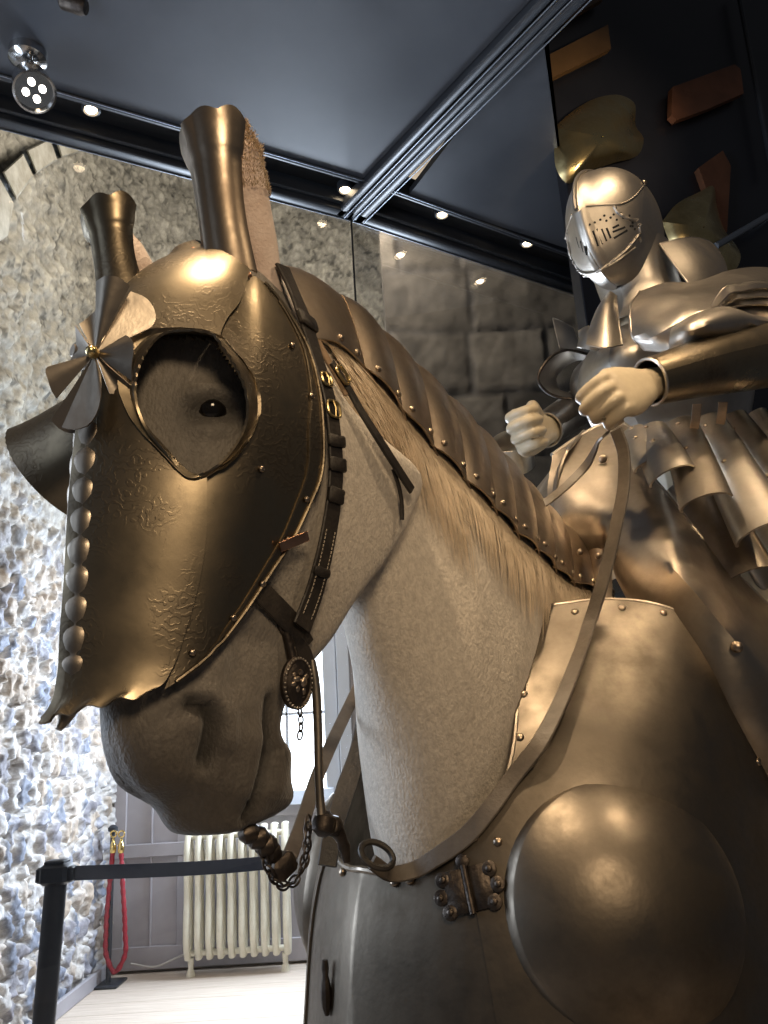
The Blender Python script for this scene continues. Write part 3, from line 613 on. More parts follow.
# headstall over the poll and down behind the cheek plate
p, n = ontop([(274, 272), (283, 292), (293, 316), (303, 345), (314, 378), (322, 405), (327, 440), (328, 480), (324, 515), (316, 556), (304, 600), (293, 628)], 50, .013)
m_ = MB(); m_.strap(p, n, np.interp(np.linspace(0, 1, 50), [0, .15, .25, .45, 1], [.034, .034, .022, .02, .027]), .004); cheekp = m_.build('cheekpiece', M['leather'], bri)
buckle(cheekp, p[20], n[20], p[21]-p[19]); buckle(cheekp, p[16], n[16], p[17]-p[15], .014, .016)
for i, w, l in ((8, .036, .02), (24, .026, .014), (27, .026, .016), (31, .024, .018), (41, .024, .01)): keeper(cheekp, p[i]+n[i]*.003, n[i], p[i+1]-p[i-1], w, l)
for s_ in (-1, 1):                            # two rows of cream stitches on the lower strap
    m_ = MB()
    for i in range(36, 48):
        T = unit(p[i+1]-p[i-1]) if i < 49 else T; Bn = np.cross(T, n[i]); c = p[i]+n[i]*.0024+Bn*.0068*s_
        for k in (-.0022, .0022): m_.tube([c+T*(k-.0014), c+T*k+n[i]*.0005, c+T*(k+.0014)], .0006, 5)
    m_.build('stitching', M['stitch'], cheekp)
p, n = ontop([(282, 270), (300, 296), (312, 330), (318, 352)], 20, .012); 
m_ = MB(); m_.strap(*ontop([(309, 345), (318, 362), (330, 382), (340, 400)], 16, .012), .017, .003); th1 = m_.build('tan_strap_end', M['tan_leather'], bri)
pt, ntv = ontop([(322, 368), (338, 392), (352, 416), (366, 437), (379, 456), (392, 475), (403, 491)], 36, .014)
m_ = MB(); m_.strap(pt, ntv, np.interp(np.linspace(0, 1, 36), [0, .4, 1], [.017, .015, .013]), .0045); thr = m_.build('throat_lash', M['leather'], bri); buckle(thr, pt[4], ntv[4], pt[5]-pt[3], .019, .024)
m_ = MB(); m_.strap(*ontop([(388, 470), (394, 487), (397, 505), (397, 520)], 12, .008), .006, .004); m_.build('throat_lash_tail', M['leather'], bri)
# noseband piece running forward under the cheek plate
p, n = ontop([(252, 588), (265, 600), (278, 613), (292, 628), (302, 646)], 18, .006); m_ = MB(); m_.strap(p, n, .026, .004); m_.build('noseband', M['leather'], bri)
# curb bit: cheek with rosette boss, shank, rings and chains
bp, bn_ = SK.hit(292, 680, .020); bn_ = unit(bn_*.3+H.l*1.0+H.n*.15)
bit = empty('curb_bit', bp, 'iron curb bit with oval embossed boss hanging at the horse mouth', 'horse bit')
def bpt(x, y, o=0.): return H.at(x, y, ((bp-H.o)@H.l)+o)
m_ = MB(); m_.tube(cr([bpt(283, 616), bpt(286, 632), bpt(291, 650), bpt(297, 680)], 16), .0055, 10); a = np.arange(22)*2*math.pi/22
m_.tube([bpt(286, 622)+H.z*.012*math.sin(k)+unit(np.cross(H.l, H.z))*.010*math.cos(k) for k in a], .0028, 8, closed=True); m_.build('cheek_bar', M['iron'], bit)
m_ = MB(); m_.strap(cr([bpt(292, 640), bpt(302, 650), bpt(310, 672)], 10), bn_, .02, .004); m_.build('boss_strap', M['leather'], bit)
c = bpt(297, 683, .006); X = unit(R-bn_*(R@bn_)); Y = unit(np.cross(bn_, X)); Y = Y if Y[2] > 0 else -Y
def oval(rx, ry, h): return [c+X*rx*math.cos(k)+Y*ry*math.sin(k)+bn_*h for k in np.arange(36)*2*math.pi/36]
m_ = MB(); m_.loft(np.array([oval(.0195, .0275, -.004), oval(.020, .028, .002), oval(.0165, .0245, .004), oval(.015, .022, .003), oval(.008, .012, .006), oval(.0005, .0005, .007)])); bo = m_.build('boss', M['iron'], bit)
bd = MB()
for k in np.arange(34)*2*math.pi/34: bd.lathe(c+X*.0178*math.cos(k)+Y*.0258*math.sin(k)+bn_*.003, bn_, [(.0013, -.001), (.0015, .0004), (.0009, .0013), (.0002, .0016)], 8)
tag(bd.build('beading', M['bright'], bo), 'ring of silver beads round the boss')
rl = MB()                                    # raised figure-like relief
for x, y, r1, r2, h in ((-.004, .004, .006, .004, .007), (.004, .001, .005, .006, .008), (.0, .011, .0035, .0035, .008), (-.008, -.001, .004, .003, .006), (.008, .007, .004, .003, .006), (-.003, -.006, .0035, .005, .006), (.005, -.008, .003, .005, .006), (-.008, .009, .003, .0025, .006), (.001, -.014, .007, .002, .004)):
    rl.loft(np.array([[c+X*(x+r1*q_*math.cos(k))+Y*(y+r2*q_*math.sin(k))+bn_*(.004+(h-.003)*v) for k in np.arange(12)*2*math.pi/12] for q_, v in ((1, 0), (.9, .5), (.55, .9), (.05, 1))]))
rl.build('relief', M['rivet'], bo)
def pxd(x, y, ref): d = (ref-CAM)@F; return P(x, y, d)
m_ = MB(); sh = cr([bpt(312, 660), bpt(316, 690), bpt(318, 730), bpt(319, 780), bpt(321, 815)], 24); m_.tube(sh, np.interp(np.linspace(0, 1, 24), [0, .1, .9, 1], [.004, .0052, .0045, .006]), 10); m_.build('shank', M['steel'], bit)
end = bpt(324, 824)
def lump(m_, c_, r): m_.lathe(c_, unit(rng.normal(0, 1, 3)), [(r*.3, -r), (r*.9, -r*.55), (r, 0), (r*.9, r*.55), (r*.3, r)], 12)
m_ = MB(); lump(m_, end, .013); lump(m_, bpt(333, 826), .011); m_.tube(cr([bpt(322, 818), bpt(338, 832), bpt(344, 846), bpt(347, 862)], 12), [.008, .009, .009, .008, .009, .008, .007, .006, .007, .006, .005, .004], 10); m_.build('shank_end', M['iron'], bit)
def chain(parent, pts, n, r=.0062, wire=.0013, m='iron', name='chain_link'):
    c_ = cr(pts, n); T = unit(np.gradient(c_, axis=0))
    for i in range(n):
        u = unit(np.cross(T[i], [0.3, .5, .8])); v = np.cross(T[i], u); s_ = u if i % 2 else v; k_ = np.arange(14)*2*math.pi/14
        mm = MB(); mm.tube([c_[i]+T[i]*r*1.25*math.cos(k)+s_*r*.75*math.sin(k) for k in k_], wire, 6, closed=True); mm.build(name, M[m], parent)
far = lambda x, y: H.at(x, y, .03)
chain(bit, [far(308, 822), far(307, 845), far(303, 866), far(293, 882), far(281, 885), far(270, 872), far(262, 850)], 17)
chain(bit, [bpt(300, 712), bpt(301, 722), bpt(300, 735)], 4, .004, .001)
m_ = MB()
for x, y, r in ((249, 833, .011), (258, 838, .012), (266, 845, .012), (272, 852, .010)): lump(m_, far(x, y), r)
m_.tube(cr([far(246, 832), far(260, 842), far(276, 858)], 10), .008, 10); m_.build('mouthpiece', M['iron'], bit)
m_ = MB(); u_ = unit(far(290, 858)-far(276, 872)); v_ = np.cross(u_, H.l); m_.box(far(282, 866), .028, .022, .022, u_, v_, H.l, bev=.004); m_.build('swivel', M['iron'], bit)
for k in (0, 1):
    m_ = MB(); m_.tube([far(286+k*5, 852+k*4), far(289+k*4, 858+k*3), far(293+k*3, 862+k*3)], .003, 8); m_.build('swivel_rivet', M['bright'], bit)
# ------------------------------------------------------------------ reins
def kp_hand(x, y): return B.at(x, y, .26)
m_ = MB(); near_pts = [PS.hit(x, y, .008)[0] for x, y in [(415, 872), (440, 858), (470, 836), (492, 810), (512, 782)]]
hand_d = 1.62
hd = (kp_hand(614, 428)-CAM)@F-.03; rp_ = list(near_pts)
for x, y in [(538, 745), (560, 703), (577, 660), (590, 622)]: q_ = PS.hit(x, y)[0]; rp_.append(P(x, y, (q_-CAM)@F-.025))
d0 = (rp_[-1]-CAM)@F
for (x, y), t in zip([(603, 580), (615, 530), (624, 480), (623, 450), (616, 430)], [.2, .45, .72, .88, .98]): rp_.append(P(x, y, d0*(1-t)+hd*t))
rp_ = [P(372, 862, (near_pts[0]-CAM)@F-.03), P(392, 874, (near_pts[0]-CAM)@F-.01)]+rp_; c_ = cr(rp_, 90); vn = unit(CAM-c_)
nn_ = unit(vn*np.linspace(1, .75, 90)[:, None]+R*np.linspace(-.2, -.75, 90)[:, None]+np.array([0, 0, .25]))
rein1 = m_.strap(c_, nn_, np.interp(np.linspace(0, 1, 90), [0, .15, .5, 1], [.018, .024, .022, .022]), .0045).build('rein', M['rein'])
tag(rein1, 'long grey-brown leather rein rising from the breast plate edge to the near pale hand', 'rein', 'reins of the horse')
lp = MB(); lc = P(377, 855, .97); k_ = np.arange(30)*2*math.pi/30
lp.tube([lc+R*.019*math.cos(k)-U*.009*math.sin(k)-R*.004*math.sin(k)-F*.01*math.sin(k)-U*.009*math.cos(k) for k in k_], .004, 8, closed=True); lp.build('rein_loop', M['leather'], rein1)
m_ = MB(); c_ = cr([B.at(606, 434, .22), B.at(598, 444, .17), B.at(587, 464, .13), B.at(567, 485, .10), B.at(546, 502, .08), B.at(526, 514, .05)], 40)
tag(m_.strap(c_, unit(U*.6+(CAM-c_)*.5-R*.3), .018, .004).build('rein', M['rein']), 'short grey-brown rein slanting from the near hand down behind the mane armour', 'rein', 'reins of the horse')
m_ = MB(); c_ = cr([H.at(290, 856, .02), H.at(304, 818, -.02), H.at(316, 780, -.05), H.at(331, 745, -.085), H.at(345, 715, -.12), H.at(358, 688, -.15), H.at(374, 656, -.18)], 40)
tag(m_.strap(c_, unit(CAM-c_), .017, .004).build('rein', M['rein']), 'narrow dark far-side rein slanting past the window from the bit swivel', 'rein', 'reins of the horse')
m_ = MB(); c_ = cr([B.at(327, 866, -.05), B.at(332, 836, -.06), B.at(344, 795, -.075), B.at(358, 752, -.09), B.at(366, 705, -.1)], 30)
tag(m_.strap(c_, unit(CAM-c_), np.interp(np.linspace(0, 1, 30), [0, .5, 1], [.026, .03, .022]), .005).build('neck_strap', M['leather']), 'broad black strap hugging the far side of the horse neck above the breast plate', 'strap')
# mane hair showing below the neck armour and behind the cheek
mh = MB()
for _ in range(1700):
    fi = rng.uniform(1.2, nn-2.5); am = float(np.interp(fi, tab_f, tab_a)); a0 = am-.06; ln = rng.uniform(.03, .10)*(1.5 if fi < 12 else 1); pts = []
    dr = rng.uniform(.3, 1.0)*ln*26; sw = rng.normal(0, .5)
    for k in range(6):
        s_ = k/5; a = a0+(.5+.5*s_)*s_*ln*4.0+.012*math.sin(7*s_+sw*3); pts.append(neck_f(fi+sw*s_*.3+s_*ln*26, a, .006+.004*math.sin(s_*3)+rng.uniform(0, .002)))
    mh.tube(pts, [.0006, .0006, .0006, .0005, .0004, .0001], 3)
for _ in range(60):                           # loose wisps over the throat lash
    x0, y0 = rng.uniform(326, 350), rng.uniform(350, 385); l_ = rng.uniform(50, 110); bend = rng.uniform(-8, 26); pts = []
    for k in range(7):
        s_ = k/6; q_, n_ = NS.hit(x0+s_*l_*.42+bend*s_*s_, y0+s_*l_, .008+.012*math.sin(s_*2.6)); pts.append(q_)
    mh.tube(pts, [.0006]*6+[.0002], 3)
tag(mh.build('mane', M['mane'], horse), 'cream mane hair hanging below the neck armour', kind='stuff')
# ------------------------------------------------------------------ saddle: steel bow plates in front of the rider
sroot = B.w(-.95, 0, .42)
sad = empty('war_saddle', sroot, 'war saddle with tall bent steel bow plates in front of the rider', 'saddle')
def sp_(pts, ws, n): return cr(np.array([B.at(x, y, w) for (x, y), w in zip(pts, ws)]), n)
up = sp_([(552, 455), (580, 436), (606, 424), (622, 424), (637, 457), (665, 493), (710, 548), (768, 606), (810, 650)], [-.02, .0, .03, .06, .12, .2, .27, .32, .35], 50)
fo = sp_([(548, 500), (566, 492), (590, 488), (608, 492), (628, 522), (655, 550), (692, 590), (728, 634), (800, 715)], [-.01, .03, .07, .10, .17, .24, .31, .35, .38], 50)
dn = sp_([(566, 560), (580, 556), (592, 552), (603, 548), (618, 580), (640, 620), (690, 690), (720, 740), (780, 830)], [.0, .03, .06, .09, .15, .20, .26, .29, .32], 50)
def ruled(a, b, n=12, bulge=0.):
    G = np.array([a*(1-t)+b*t for t in np.linspace(0, 1, n)]); N_ = gridn(G); N_ = np.where(((N_*(CAM-G)).sum(-1) < 0)[..., None], -N_, N_)
    return G+N_*(bulge*np.sin(np.linspace(0, 1, n)*math.pi))[:, None, None]
for k in (0, 1):
    G = np.concatenate([ruled(up, fo, 12, .006), ruled(fo, dn, 14, .02)[1:]]); G = B.mir(G) if k else G
    m_ = MB(); m_.plate(G, .004); bw = m_.build('bow_plate', M['steel'], sad)
    m_ = MB(); m_.tube(G[0][::2], .0045, 8); m_.build('edge_roll', M['bright'], bw)
    if not k:
        for x, y, w in ((737, 647, .36), (603, 459, .075), (560, 470, .0)):
            a = B.at(x, y, w); rivet(bw, a+unit(CAM-a)*.004, unit(CAM-a), .0085, 'rivet')
m_ = MB(); G = np.array([[B.at(x, y, w) for x, y, w in zip(np.linspace(566, 612, 14), 541+np.linspace(-1, 1, 14)**2*10+k*70-k*np.linspace(0, 16, 14), np.linspace(-.06, .1, 14)+.04*k)] for k in np.linspace(0, 1, 10)])
N_ = gridn(G); m_.plate(G+unit(CAM-G)*(.05*np.sin(np.linspace(0, 1, 14)*math.pi))[None, :, None], .005); pm = m_.build('pommel_plate', M['crinet'], sad)
for x, y in ((606, 570), (580, 552), (598, 556)): a = B.at(x, y, .08); rivet(pm, a+unit(CAM-a)*.03, unit(CAM-a), .006, 'rivet')
m_ = MB(); m_.loft(np.array([[B.w(-1.1+n, .33*math.sin(a)*s_, .36+.13*math.cos(a)*s_+.06*abs(n)*2) for a in np.arange(24)*2*math.pi/24] for n, s_ in ((-.32, .7), (-.28, .95), (-.1, 1), (.1, 1), (.24, .95), (.28, .6))])); m_.build('seat', M['leather'], sad)
# ------------------------------------------------------------------ knight (armoured figure)
K = B
def kp(x, y, w): return K.at(x, y, w)
hc_ = kp(614, 228, 0.); hl = K.loc(hc_); KN, KZ = hl[0], hl[2]
kroot = K.w(KN-.1, 0, .45)
kn = empty('knight', kroot, 'figure in a full suit of polished plate armour, seated, pale hands closed in front', 'knight')
# helmet guide: egg shape with a keel, nodding forward
tilt = math.radians(14); hn2 = unit(K.n*math.cos(tilt)-K.z*math.sin(tilt)); hz2 = unit(K.z*math.cos(tilt)+K.n*math.sin(tilt))
hsc = ((hc_-CAM)@F)/800
def helm(th, ph, off=0.):                    # th: 0 front .. pi back (near side positive), ph: -pi/2 bottom .. pi/2 top
    cz = math.sin(ph); cr_ = math.cos(ph); ct, st = math.cos(th), math.sin(th)
    fwd = (58 if ct > 0 else 56)*hsc; lat = 42*hsc; upz = (58 if cz > 0 else 66)*hsc
    if cz < 0: k = 1-.30*cz*cz; fwd *= (1+.12*(-cz) if ct > 0 else 1); lat *= k; cr_ = abs(cr_)**.62*1.0
    else: cr_ = abs(cr_)**.86
    keel = 1+.10*math.exp(-(abs(math.sin(th/2))/.09)**2)*(1 if ct > 0 else 0)-.10*abs(math.sin(2*th))*(ct > 0)
    return hc_+hn2*(fwd+off)*ct*cr_*keel+K.l*(lat+off)*st*cr_+hz2*(upz+off)*cz
def helmgrid(t0, t1, p0, p1, n, m, off): return np.array([[helm(t, p_, off) for t in np.linspace(t0, t1, m)] for p_ in np.linspace(p0, p1, n)])
hg = helmgrid(0, 2*math.pi, -1.35, 1.5, 50, 81, 0.)[:, :-1]; HEL = Surf([(hg, True)])
m_ = MB(); m_.plate(np.concatenate([hg, hg[:, :1]], axis=1), .003); helmet = m_.build('helmet', M['bright'], kn)
m_ = MB(); cmb = np.array([helm(0 if p_ < math.pi/2 else math.pi, p_ if p_ < math.pi/2 else math.pi-p_, .003) for p_ in np.linspace(.15, 2.6, 40)]); m_.tube(cmb, .006, 8); m_.build('comb', M['bright'], helmet)
def helm_path(pts, n, off): return HEL.path(pts, n, off)
# visor: outlined by its upper edge, the pivot and the roped lower edge
vt = cr(px([(571, 232), (576, 216), (585, 207), (605, 205), (622, 204), (632, 199), (642, 188)]), 30); vb = cr(px([(576, 258), (582, 272), (590, 274), (604, 266), (622, 252), (636, 236), (640, 222)]), 30)
G = HEL.grid(np.array([vt*(1-t)+vb*t for t in np.linspace(0, 1, 18)]), .006); G = smooth_grid(G, 1)
for k in (0, 1):
    m_ = MB(); m_.plate(K.mir(G) if k else G, .0025); vis = m_.build('visor', M['bright'], helmet)
    c_, n_ = helm_path([(570, 234), (577, 262), (585, 273), (592, 273), (606, 265), (624, 251), (637, 235)], 60, .009); c2, n2 = helm_path([(585, 208), (605, 206), (622, 205), (632, 199), (642, 187)], 30, .008)
    m_ = MB(); m_.tube(K.mir(c_) if k else c_, .0035+.0012*np.sin(np.arange(60)*2.2), 8); m_.tube(K.mir(c2) if k else c2, .0022, 8); m_.build('roped_edge', M['bright'], helmet)
    sl = MB(); dots = MB()
    for (x0, y0), (x1, y1) in [((579, 236), (582, 247)), ((583, 240), (586, 251)), ((587, 245), (589, 254)), ((592, 232), (597, 247)), ((596, 230), (602, 245)), ((601, 230), (606, 242)), ((606, 229), (610, 239)), ((612, 233), (624, 228)), ((613, 239), (626, 231)), ((612, 229), (618, 226))]:
        a, na = HEL.hit(x0, y0, .0068); b, nb3 = HEL.hit(x1, y1, .0068); q_ = [a, (a+b)/2+na*.0006, b]; sl.strap(np.array([K.mir(v) for v in q_] if k else q_), K.mir(K.o+na)-K.o if k else na, .0050, .002)
    for x, y in [(594, 224), (600, 221), (606, 222), (610, 219), (616, 221), (622, 219), (627, 220), (604, 217), (613, 216), (620, 215), (628, 217), (589, 226), (631, 227), (633, 230), (629, 227), (631, 224)]:
        a, na = HEL.hit(x, y, .0072); dots.lathe(K.mir(a) if k else a, K.mir(K.o+na)-K.o if k else na, [(.0030, -.001), (.0030, .0007), (.0003, .0008)], 8)
    if not k: sl.build('sight_slots', M['slot'], vis); dots.build('breath_holes', M['slot'], vis)
    if not k: p, n = HEL.hit(643, 184, .006); rivet(helmet, p, n, .008, 'rivet')
# body: one continuous figure (torso, arms, head and hands) inside the armour
def fist(wr, fwd, back, thumb, scale=1., spread=.019, kmax=4):
    """wr wrist point, fwd towards the knuckles, back of the hand direction, thumb side direction"""
    fwd = unit(fwd); back = unit(back-fwd*(back@fwd)); side = unit(np.cross(fwd, back)); side = side if side@thumb > 0 else -side; o = MB(); s_ = scale
    rings = []
    for d, hw, ht, dn_ in ((-.035, .025, .021, .0), (.0, .027, .021, 0), (.03, .036, .02, .002), (.06, .043, .019, .003), (.085, .044, .017, .003), (.098, .038, .012, .002)):
        rings.append([wr+fwd*d*s_+side*hw*s_*math.copysign(abs(math.cos(a))**.75, math.cos(a))+back*(ht*s_*math.copysign(abs(math.sin(a))**.8, math.sin(a))+dn_*s_) for a in np.arange(20)*2*math.pi/20])
    o.loft(np.array(rings)); 
    for k in range(4):
        x = (1.5-k)*spread*s_; ln = [.041, .046, .043, .035][k]*s_; b0 = wr+fwd*.088*s_+side*x+back*.006*s_+fwd*[-.002, .003, .0, -.008][k]*s_
        p1 = b0+fwd*ln*.55-back*.012*s_; p2 = p1-back*ln*.72+fwd*.002*s_; p3 = p2-fwd*ln*.55-back*.004*s_; c_ = cr([b0-fwd*.02*s_, b0, b0+fwd*ln*.34-back*.001*s_, p1, p2, p3, p3-fwd*.012*s_+back*.010*s_], 26)
        o.tube(c_, np.interp(np.linspace(0, 1, 26), [0, .2, .4, .7, 1], np.array([.0096, .0098, .0098, .0090, .0074])*s_), 12)
    t0 = wr+fwd*.02*s_+side*.026*s_-back*.004*s_; c_ = cr([t0, t0+fwd*.03*s_+side*.013*s_-back*.012*s_, t0+fwd*.058*s_+side*.006*s_-back*.026*s_, t0+fwd*.078*s_-side*.014*s_-back*.034*s_], 18); o.tube(c_, np.interp(np.linspace(0, 1, 18), [0, .5, 1], np.array([.0135, .0115, .0085])*s_), 12)
    return o
HW_L = kp(645, 386, .26); HW_R = kp(545, 430, -.26)
dL = (HW_L-CAM)@F; dR_ = (HW_R-CAM)@F
body = MB()
def limb(pts, rs, seg=16): c_ = cr(np.array([(*p_, r_) for p_, r_ in zip(pts, rs)]), 24); body.tube(c_[:, :3], c_[:, 3], seg)
hipz = .50; pel = K.w(KN-.16, 0, hipz)
limb([pel, K.w(KN-.17, 0, .72), K.w(KN-.14, 0, .95), K.w(KN-.1, 0, KZ-.28), K.w(KN-.05, 0, KZ-.16)], [.14, .125, .145, .13, .06])
limb([K.w(KN-.06, 0, KZ-.2), K.w(KN-.03, 0, KZ-.05), K.w(KN, 0, KZ+.06)], [.055, .07, .06])
shL = K.w(KN-.13, .2, KZ-.3); shR = K.w(KN-.14, -.19, KZ-.31)
elL = kp(800, 358, .36); elR = kp(602, 392, -.35)
limb([K.w(KN-.12, .08, KZ-.29), shL, (shL+elL)/2, elL], [.08, .062, .05, .043]); limb([elL, (elL+HW_L)/2, HW_L], [.043, .042, .026])
limb([K.w(KN-.14, -.06, KZ-.30), shR, (shR+elR)/2, elR], [.07, .045, .042, .04]); limb([elR, (elR+HW_R)/2, HW_R], [.043, .042, .026])
for s_ in (-1, 1): limb([K.w(KN-.16, .07*s_, .5), K.w(KN-.0, .25*s_, .47), K.w(KN+.18, .33*s_, .38), K.w(KN+.2, .35*s_, .1), K.w(KN+.17, .36*s_, -.12)], [.1, .095, .075, .06, .05])
hL = fist(HW_L, kp(590, 402, .25)-HW_L, U*.35-F*1.0, U*1.0+F*.3, 1.3*dL/1.62)
hR = fist(HW_R, unit(HW_R-elR)+unit(K.n)*.7, -K.l, K.z, 1.12*dR_/1.62)
for h_ in (hL, hR):
    for v, in [(0,)]: body.add(np.concatenate(h_.V), h_.F)
bo_ = body.build('figure_tmp', M['wax'], None, loc=(0, 0, 0)); md = bo_.modifiers.new('r', 'REMESH'); md.mode = 'VOXEL'; md.voxel_size = .0034; sm = bo_.modifiers.new('s', 'SMOOTH'); sm.factor = .5; sm.iterations = 3
dg = bpy.context.evaluated_depsgraph_get(); dg.update(); bm_ = bpy.data.meshes.new_from_object(bo_.evaluated_get(dg)); bpy.data.objects.remove(bo_)
bm_.transform(Matrix.Translation(-Vector(kroot))); bm_.materials.clear(); bm_.materials.append(M['wax']); bm_.polygons.foreach_set('use_smooth', [True]*len(bm_.polygons)); fig = bpy.data.objects.new('body', bm_); fig.parent = kn; link(fig)
tag(fig, 'pale waxy hands and wrists of the figure')
# armour of the torso
def torso(fi, zr):                           # ring of the breast and back plate at relative height
    pass
def kring(z, nf, nb3, hw, n0=KN, pk=0.): return [K.w(n0+(nf if math.cos(a) > 0 else nb3)*math.cos(a)*(1+pk*math.exp(-(math.sin(a/2)/.12)**2)), hw*math.copysign(abs(math.sin(a))**.85, math.sin(a)), z) for a in np.arange(48)*2*math.pi/48]
bz = KZ
rows = [kring(bz-.235, .05, .09, .11, KN-.12), kring(bz-.28, .12, .13, .17, KN-.11, .05), kring(bz-.34, .18, .15, .2, KN-.12, .1), kring(bz-.40, .215, .16, .205, KN-.13, .14), kring(bz-.46, .205, .16, .195, KN-.14, .14), kring(bz-.52, .17, .15, .175, KN-.14, .1), kring(bz-.56, .15, .15, .165, KN-.14, .08), kring(bz-.585, .17, .165, .185, KN-.14, .06)]
G = cr(np.array(rows).reshape(len(rows), -1), 36).reshape(36, 48, 3); m_ = MB(); m_.plate(np.concatenate([G, G[:, :1]], axis=1), .004); m_.build('breastplate', M['bright'], kn)
# gorget and standing collar, by the outline in the photo
def qplate(quad_rows, ws, n, m, th, name, mt, parent=kn, bulge=0., sm=0, edge=None):
    Gc = np.array([[kp(x, y, w) for (x, y), w in zip(r_, wr_)] for r_, wr_ in zip(quad_rows, ws)])
    A_ = np.array([cr(r_, m) for r_ in Gc]); G_ = np.stack([cr(A_[:, j], n) for j in range(m)], axis=1)
    if bulge: N_ = gridn(G_); N_ = np.where(((N_*(CAM-G_)).sum(-1) < 0)[..., None], -N_, N_); G_ = G_+N_*(bulge*np.outer(np.sin(np.linspace(0, 1, n)*math.pi), np.sin(np.linspace(0, 1, m)*math.pi)))[..., None]
    mm = MB(); mm.plate(G_, th); o = mm.build(name, M[mt], parent)
    if edge is not None:
        e_ = MB(); pth = {'b': G_[-1], 't': G_[0], 'l': G_[:, 0], 'r': G_[:, -1]}
        for k in edge: e_.tube(pth[k], th*.75, 8)
        e_.build('edge_roll', M['bright'], o)
    return G_, o
gor = []
for z, nf, nb3, hw, n0 in ((KZ-.06, .088, .1, .100, KN-.045), (KZ-.12, .085, .1, .098, KN-.065), (KZ-.18, .085, .105, .1, KN-.085), (KZ-.235, .105, .12, .125, KN-.1), (KZ-.27, .135, .14, .16, KN-.11)): gor.append(kring(z, nf, nb3, hw, n0, .12))
G = cr(np.array(gor).reshape(5, -1), 26).reshape(26, 48, 3); m_ = MB(); m_.plate(np.concatenate([G, G[:, :1]], axis=1), .003); m_.build('gorget', M['bright'], kn)
for s_ in (0,):
    MI = (lambda G_: K.mir(G_)) if s_ else (lambda G_: G_)
    def mp(rows_, ws_, n, m, th, name, mt, bulge=0., edge=None):
        Gc = np.array([[kp(x, y, w) for (x, y), w in zip(r_, w_)] for r_, w_ in zip(rows_, ws_)]); A_ = np.array([cr(r_, m) for r_ in Gc]); G_ = np.stack([cr(A_[:, j], n) for j in range(m)], axis=1)
        if bulge: N_ = gridn(G_); N_ = np.where(((N_*(CAM-G_)).sum(-1) < 0)[..., None], -N_, N_); G_ = G_+N_*(bulge*np.outer(np.sin(np.linspace(0, 1, n)*math.pi), np.sin(np.linspace(0, 1, m)*math.pi)))[..., None]
        mm = MB(); mm.plate(MI(G_), th); o = mm.build(name, M[mt], kn)
        if edge:
            e_ = MB(); pth = {'b': G_[-1], 't': G_[0], 'l': G_[:, 0], 'r': G_[:, -1]}
            for k in edge: e_.tube(MI(pth[k]), th*.9, 8)
            e_.build('edge_roll', M['bright'], o)
        return G_, o
    # haute-piece standing at the neck
    mp([[(660, 244), (680, 239), (705, 240), (720, 252)], [(674, 264), (695, 262), (713, 262), (724, 266)], [(689, 284), (705, 282), (720, 280), (730, 276)]], [[.10, .13, .14, .11], [.13, .16, .17, .13], [.16, .18, .19, .16]], 16, 24, .003, 'haute_piece', 'bright', .012, 'tl')
    # pauldron wing over the chest and shoulder
    mp([[(640, 292), (662, 284), (689, 283), (725, 272), (768, 268), (800, 280)], [(630, 318), (658, 312), (690, 305), (728, 298), (768, 295), (802, 310)], [(633, 336), (660, 336), (688, 330), (722, 320), (765, 318), (802, 335)], [(645, 349), (668, 350), (692, 342), (722, 334), (766, 332), (802, 350)]],
       [[.09, .13, .16, .19, .2, .17], [.13, .19, .23, .26, .27, .24], [.14, .21, .26, .3, .31, .28], [.13, .2, .27, .31, .32, .29]], 22, 44, .004, 'pauldron', 'bright', .02, 'lb')
    mp([[(672, 329), (692, 316), (724, 307), (752, 318), (790, 318)], [(670, 340), (694, 330), (726, 322), (756, 324), (792, 325)], [(669, 350), (696, 343), (728, 336), (758, 329), (794, 332)]], [[.25, .3, .33, .34, .33], [.27, .33, .36, .37, .35], [.26, .31, .35, .36, .34]], 12, 36, .003, 'pauldron_flange', 'bright', .010, 'tb')
    for k in range(3):                       # shoulder lames
        x0 = 711+k*5; y0 = 308-k*1; G_, _ = mp([[(x0, y0), (x0+8, y0-14+k*5), (x0+30, y0-24+k*8), (790, 300-14+k*9)], [(x0+4, y0+2), (x0+13, y0-9+k*5), (x0+33, y0-17+k*8), (792, 307-14+k*9)]], [[.28, .3, .31, .3], [.3, .32, .33, .32]], 5, 22, .003, 'shoulder_lame', 'bright', .004, 't')
# near arm: dark vambrace tube with a turned cuff
def sleeve(pts, rs, name, mt, n=40, seg=28, cuff=True, parent=kn):
    c_ = cr(np.array([(*p_, r_) for p_, r_ in zip(pts, rs)]), n); T = unit(np.gradient(c_[:, :3], axis=0)); u = unit(np.cross(T[0], [0, 0, 1.])); G_ = []
    for i in range(n):
        u = unit(u-T[i]*(u@T[i])); v = np.cross(T[i], u); G_.append([c_[i, :3]+c_[i, 3]*(u*math.cos(a)+v*math.sin(a)) for a in np.arange(seg+1)*2*math.pi/seg])
    G_ = np.array(G_); mm = MB(); mm.plate(G_, .0025); o = mm.build(name, M[mt], parent)
    if cuff: e_ = MB(); e_.tube(G_[0][:-1], .0032, 8, closed=True); e_.build('cuff_roll', M['bright'], o)
    return G_, o
sleeve([kp(650, 382, .265), kp(690, 371, .30), kp(730, 362, .33), kp(775, 354, .355), kp(812, 350, .36)], [.040, .048, .056, .062, .064], 'vambrace', 'etched')
m_ = MB(); m_.lathe(kp(815, 352, .39), K.l, [(.085, -.03), (.08, -.005), (.055, .02), (.02, .035), (.002, .036)], 28); m_.build('couter', M['bright'], kn)
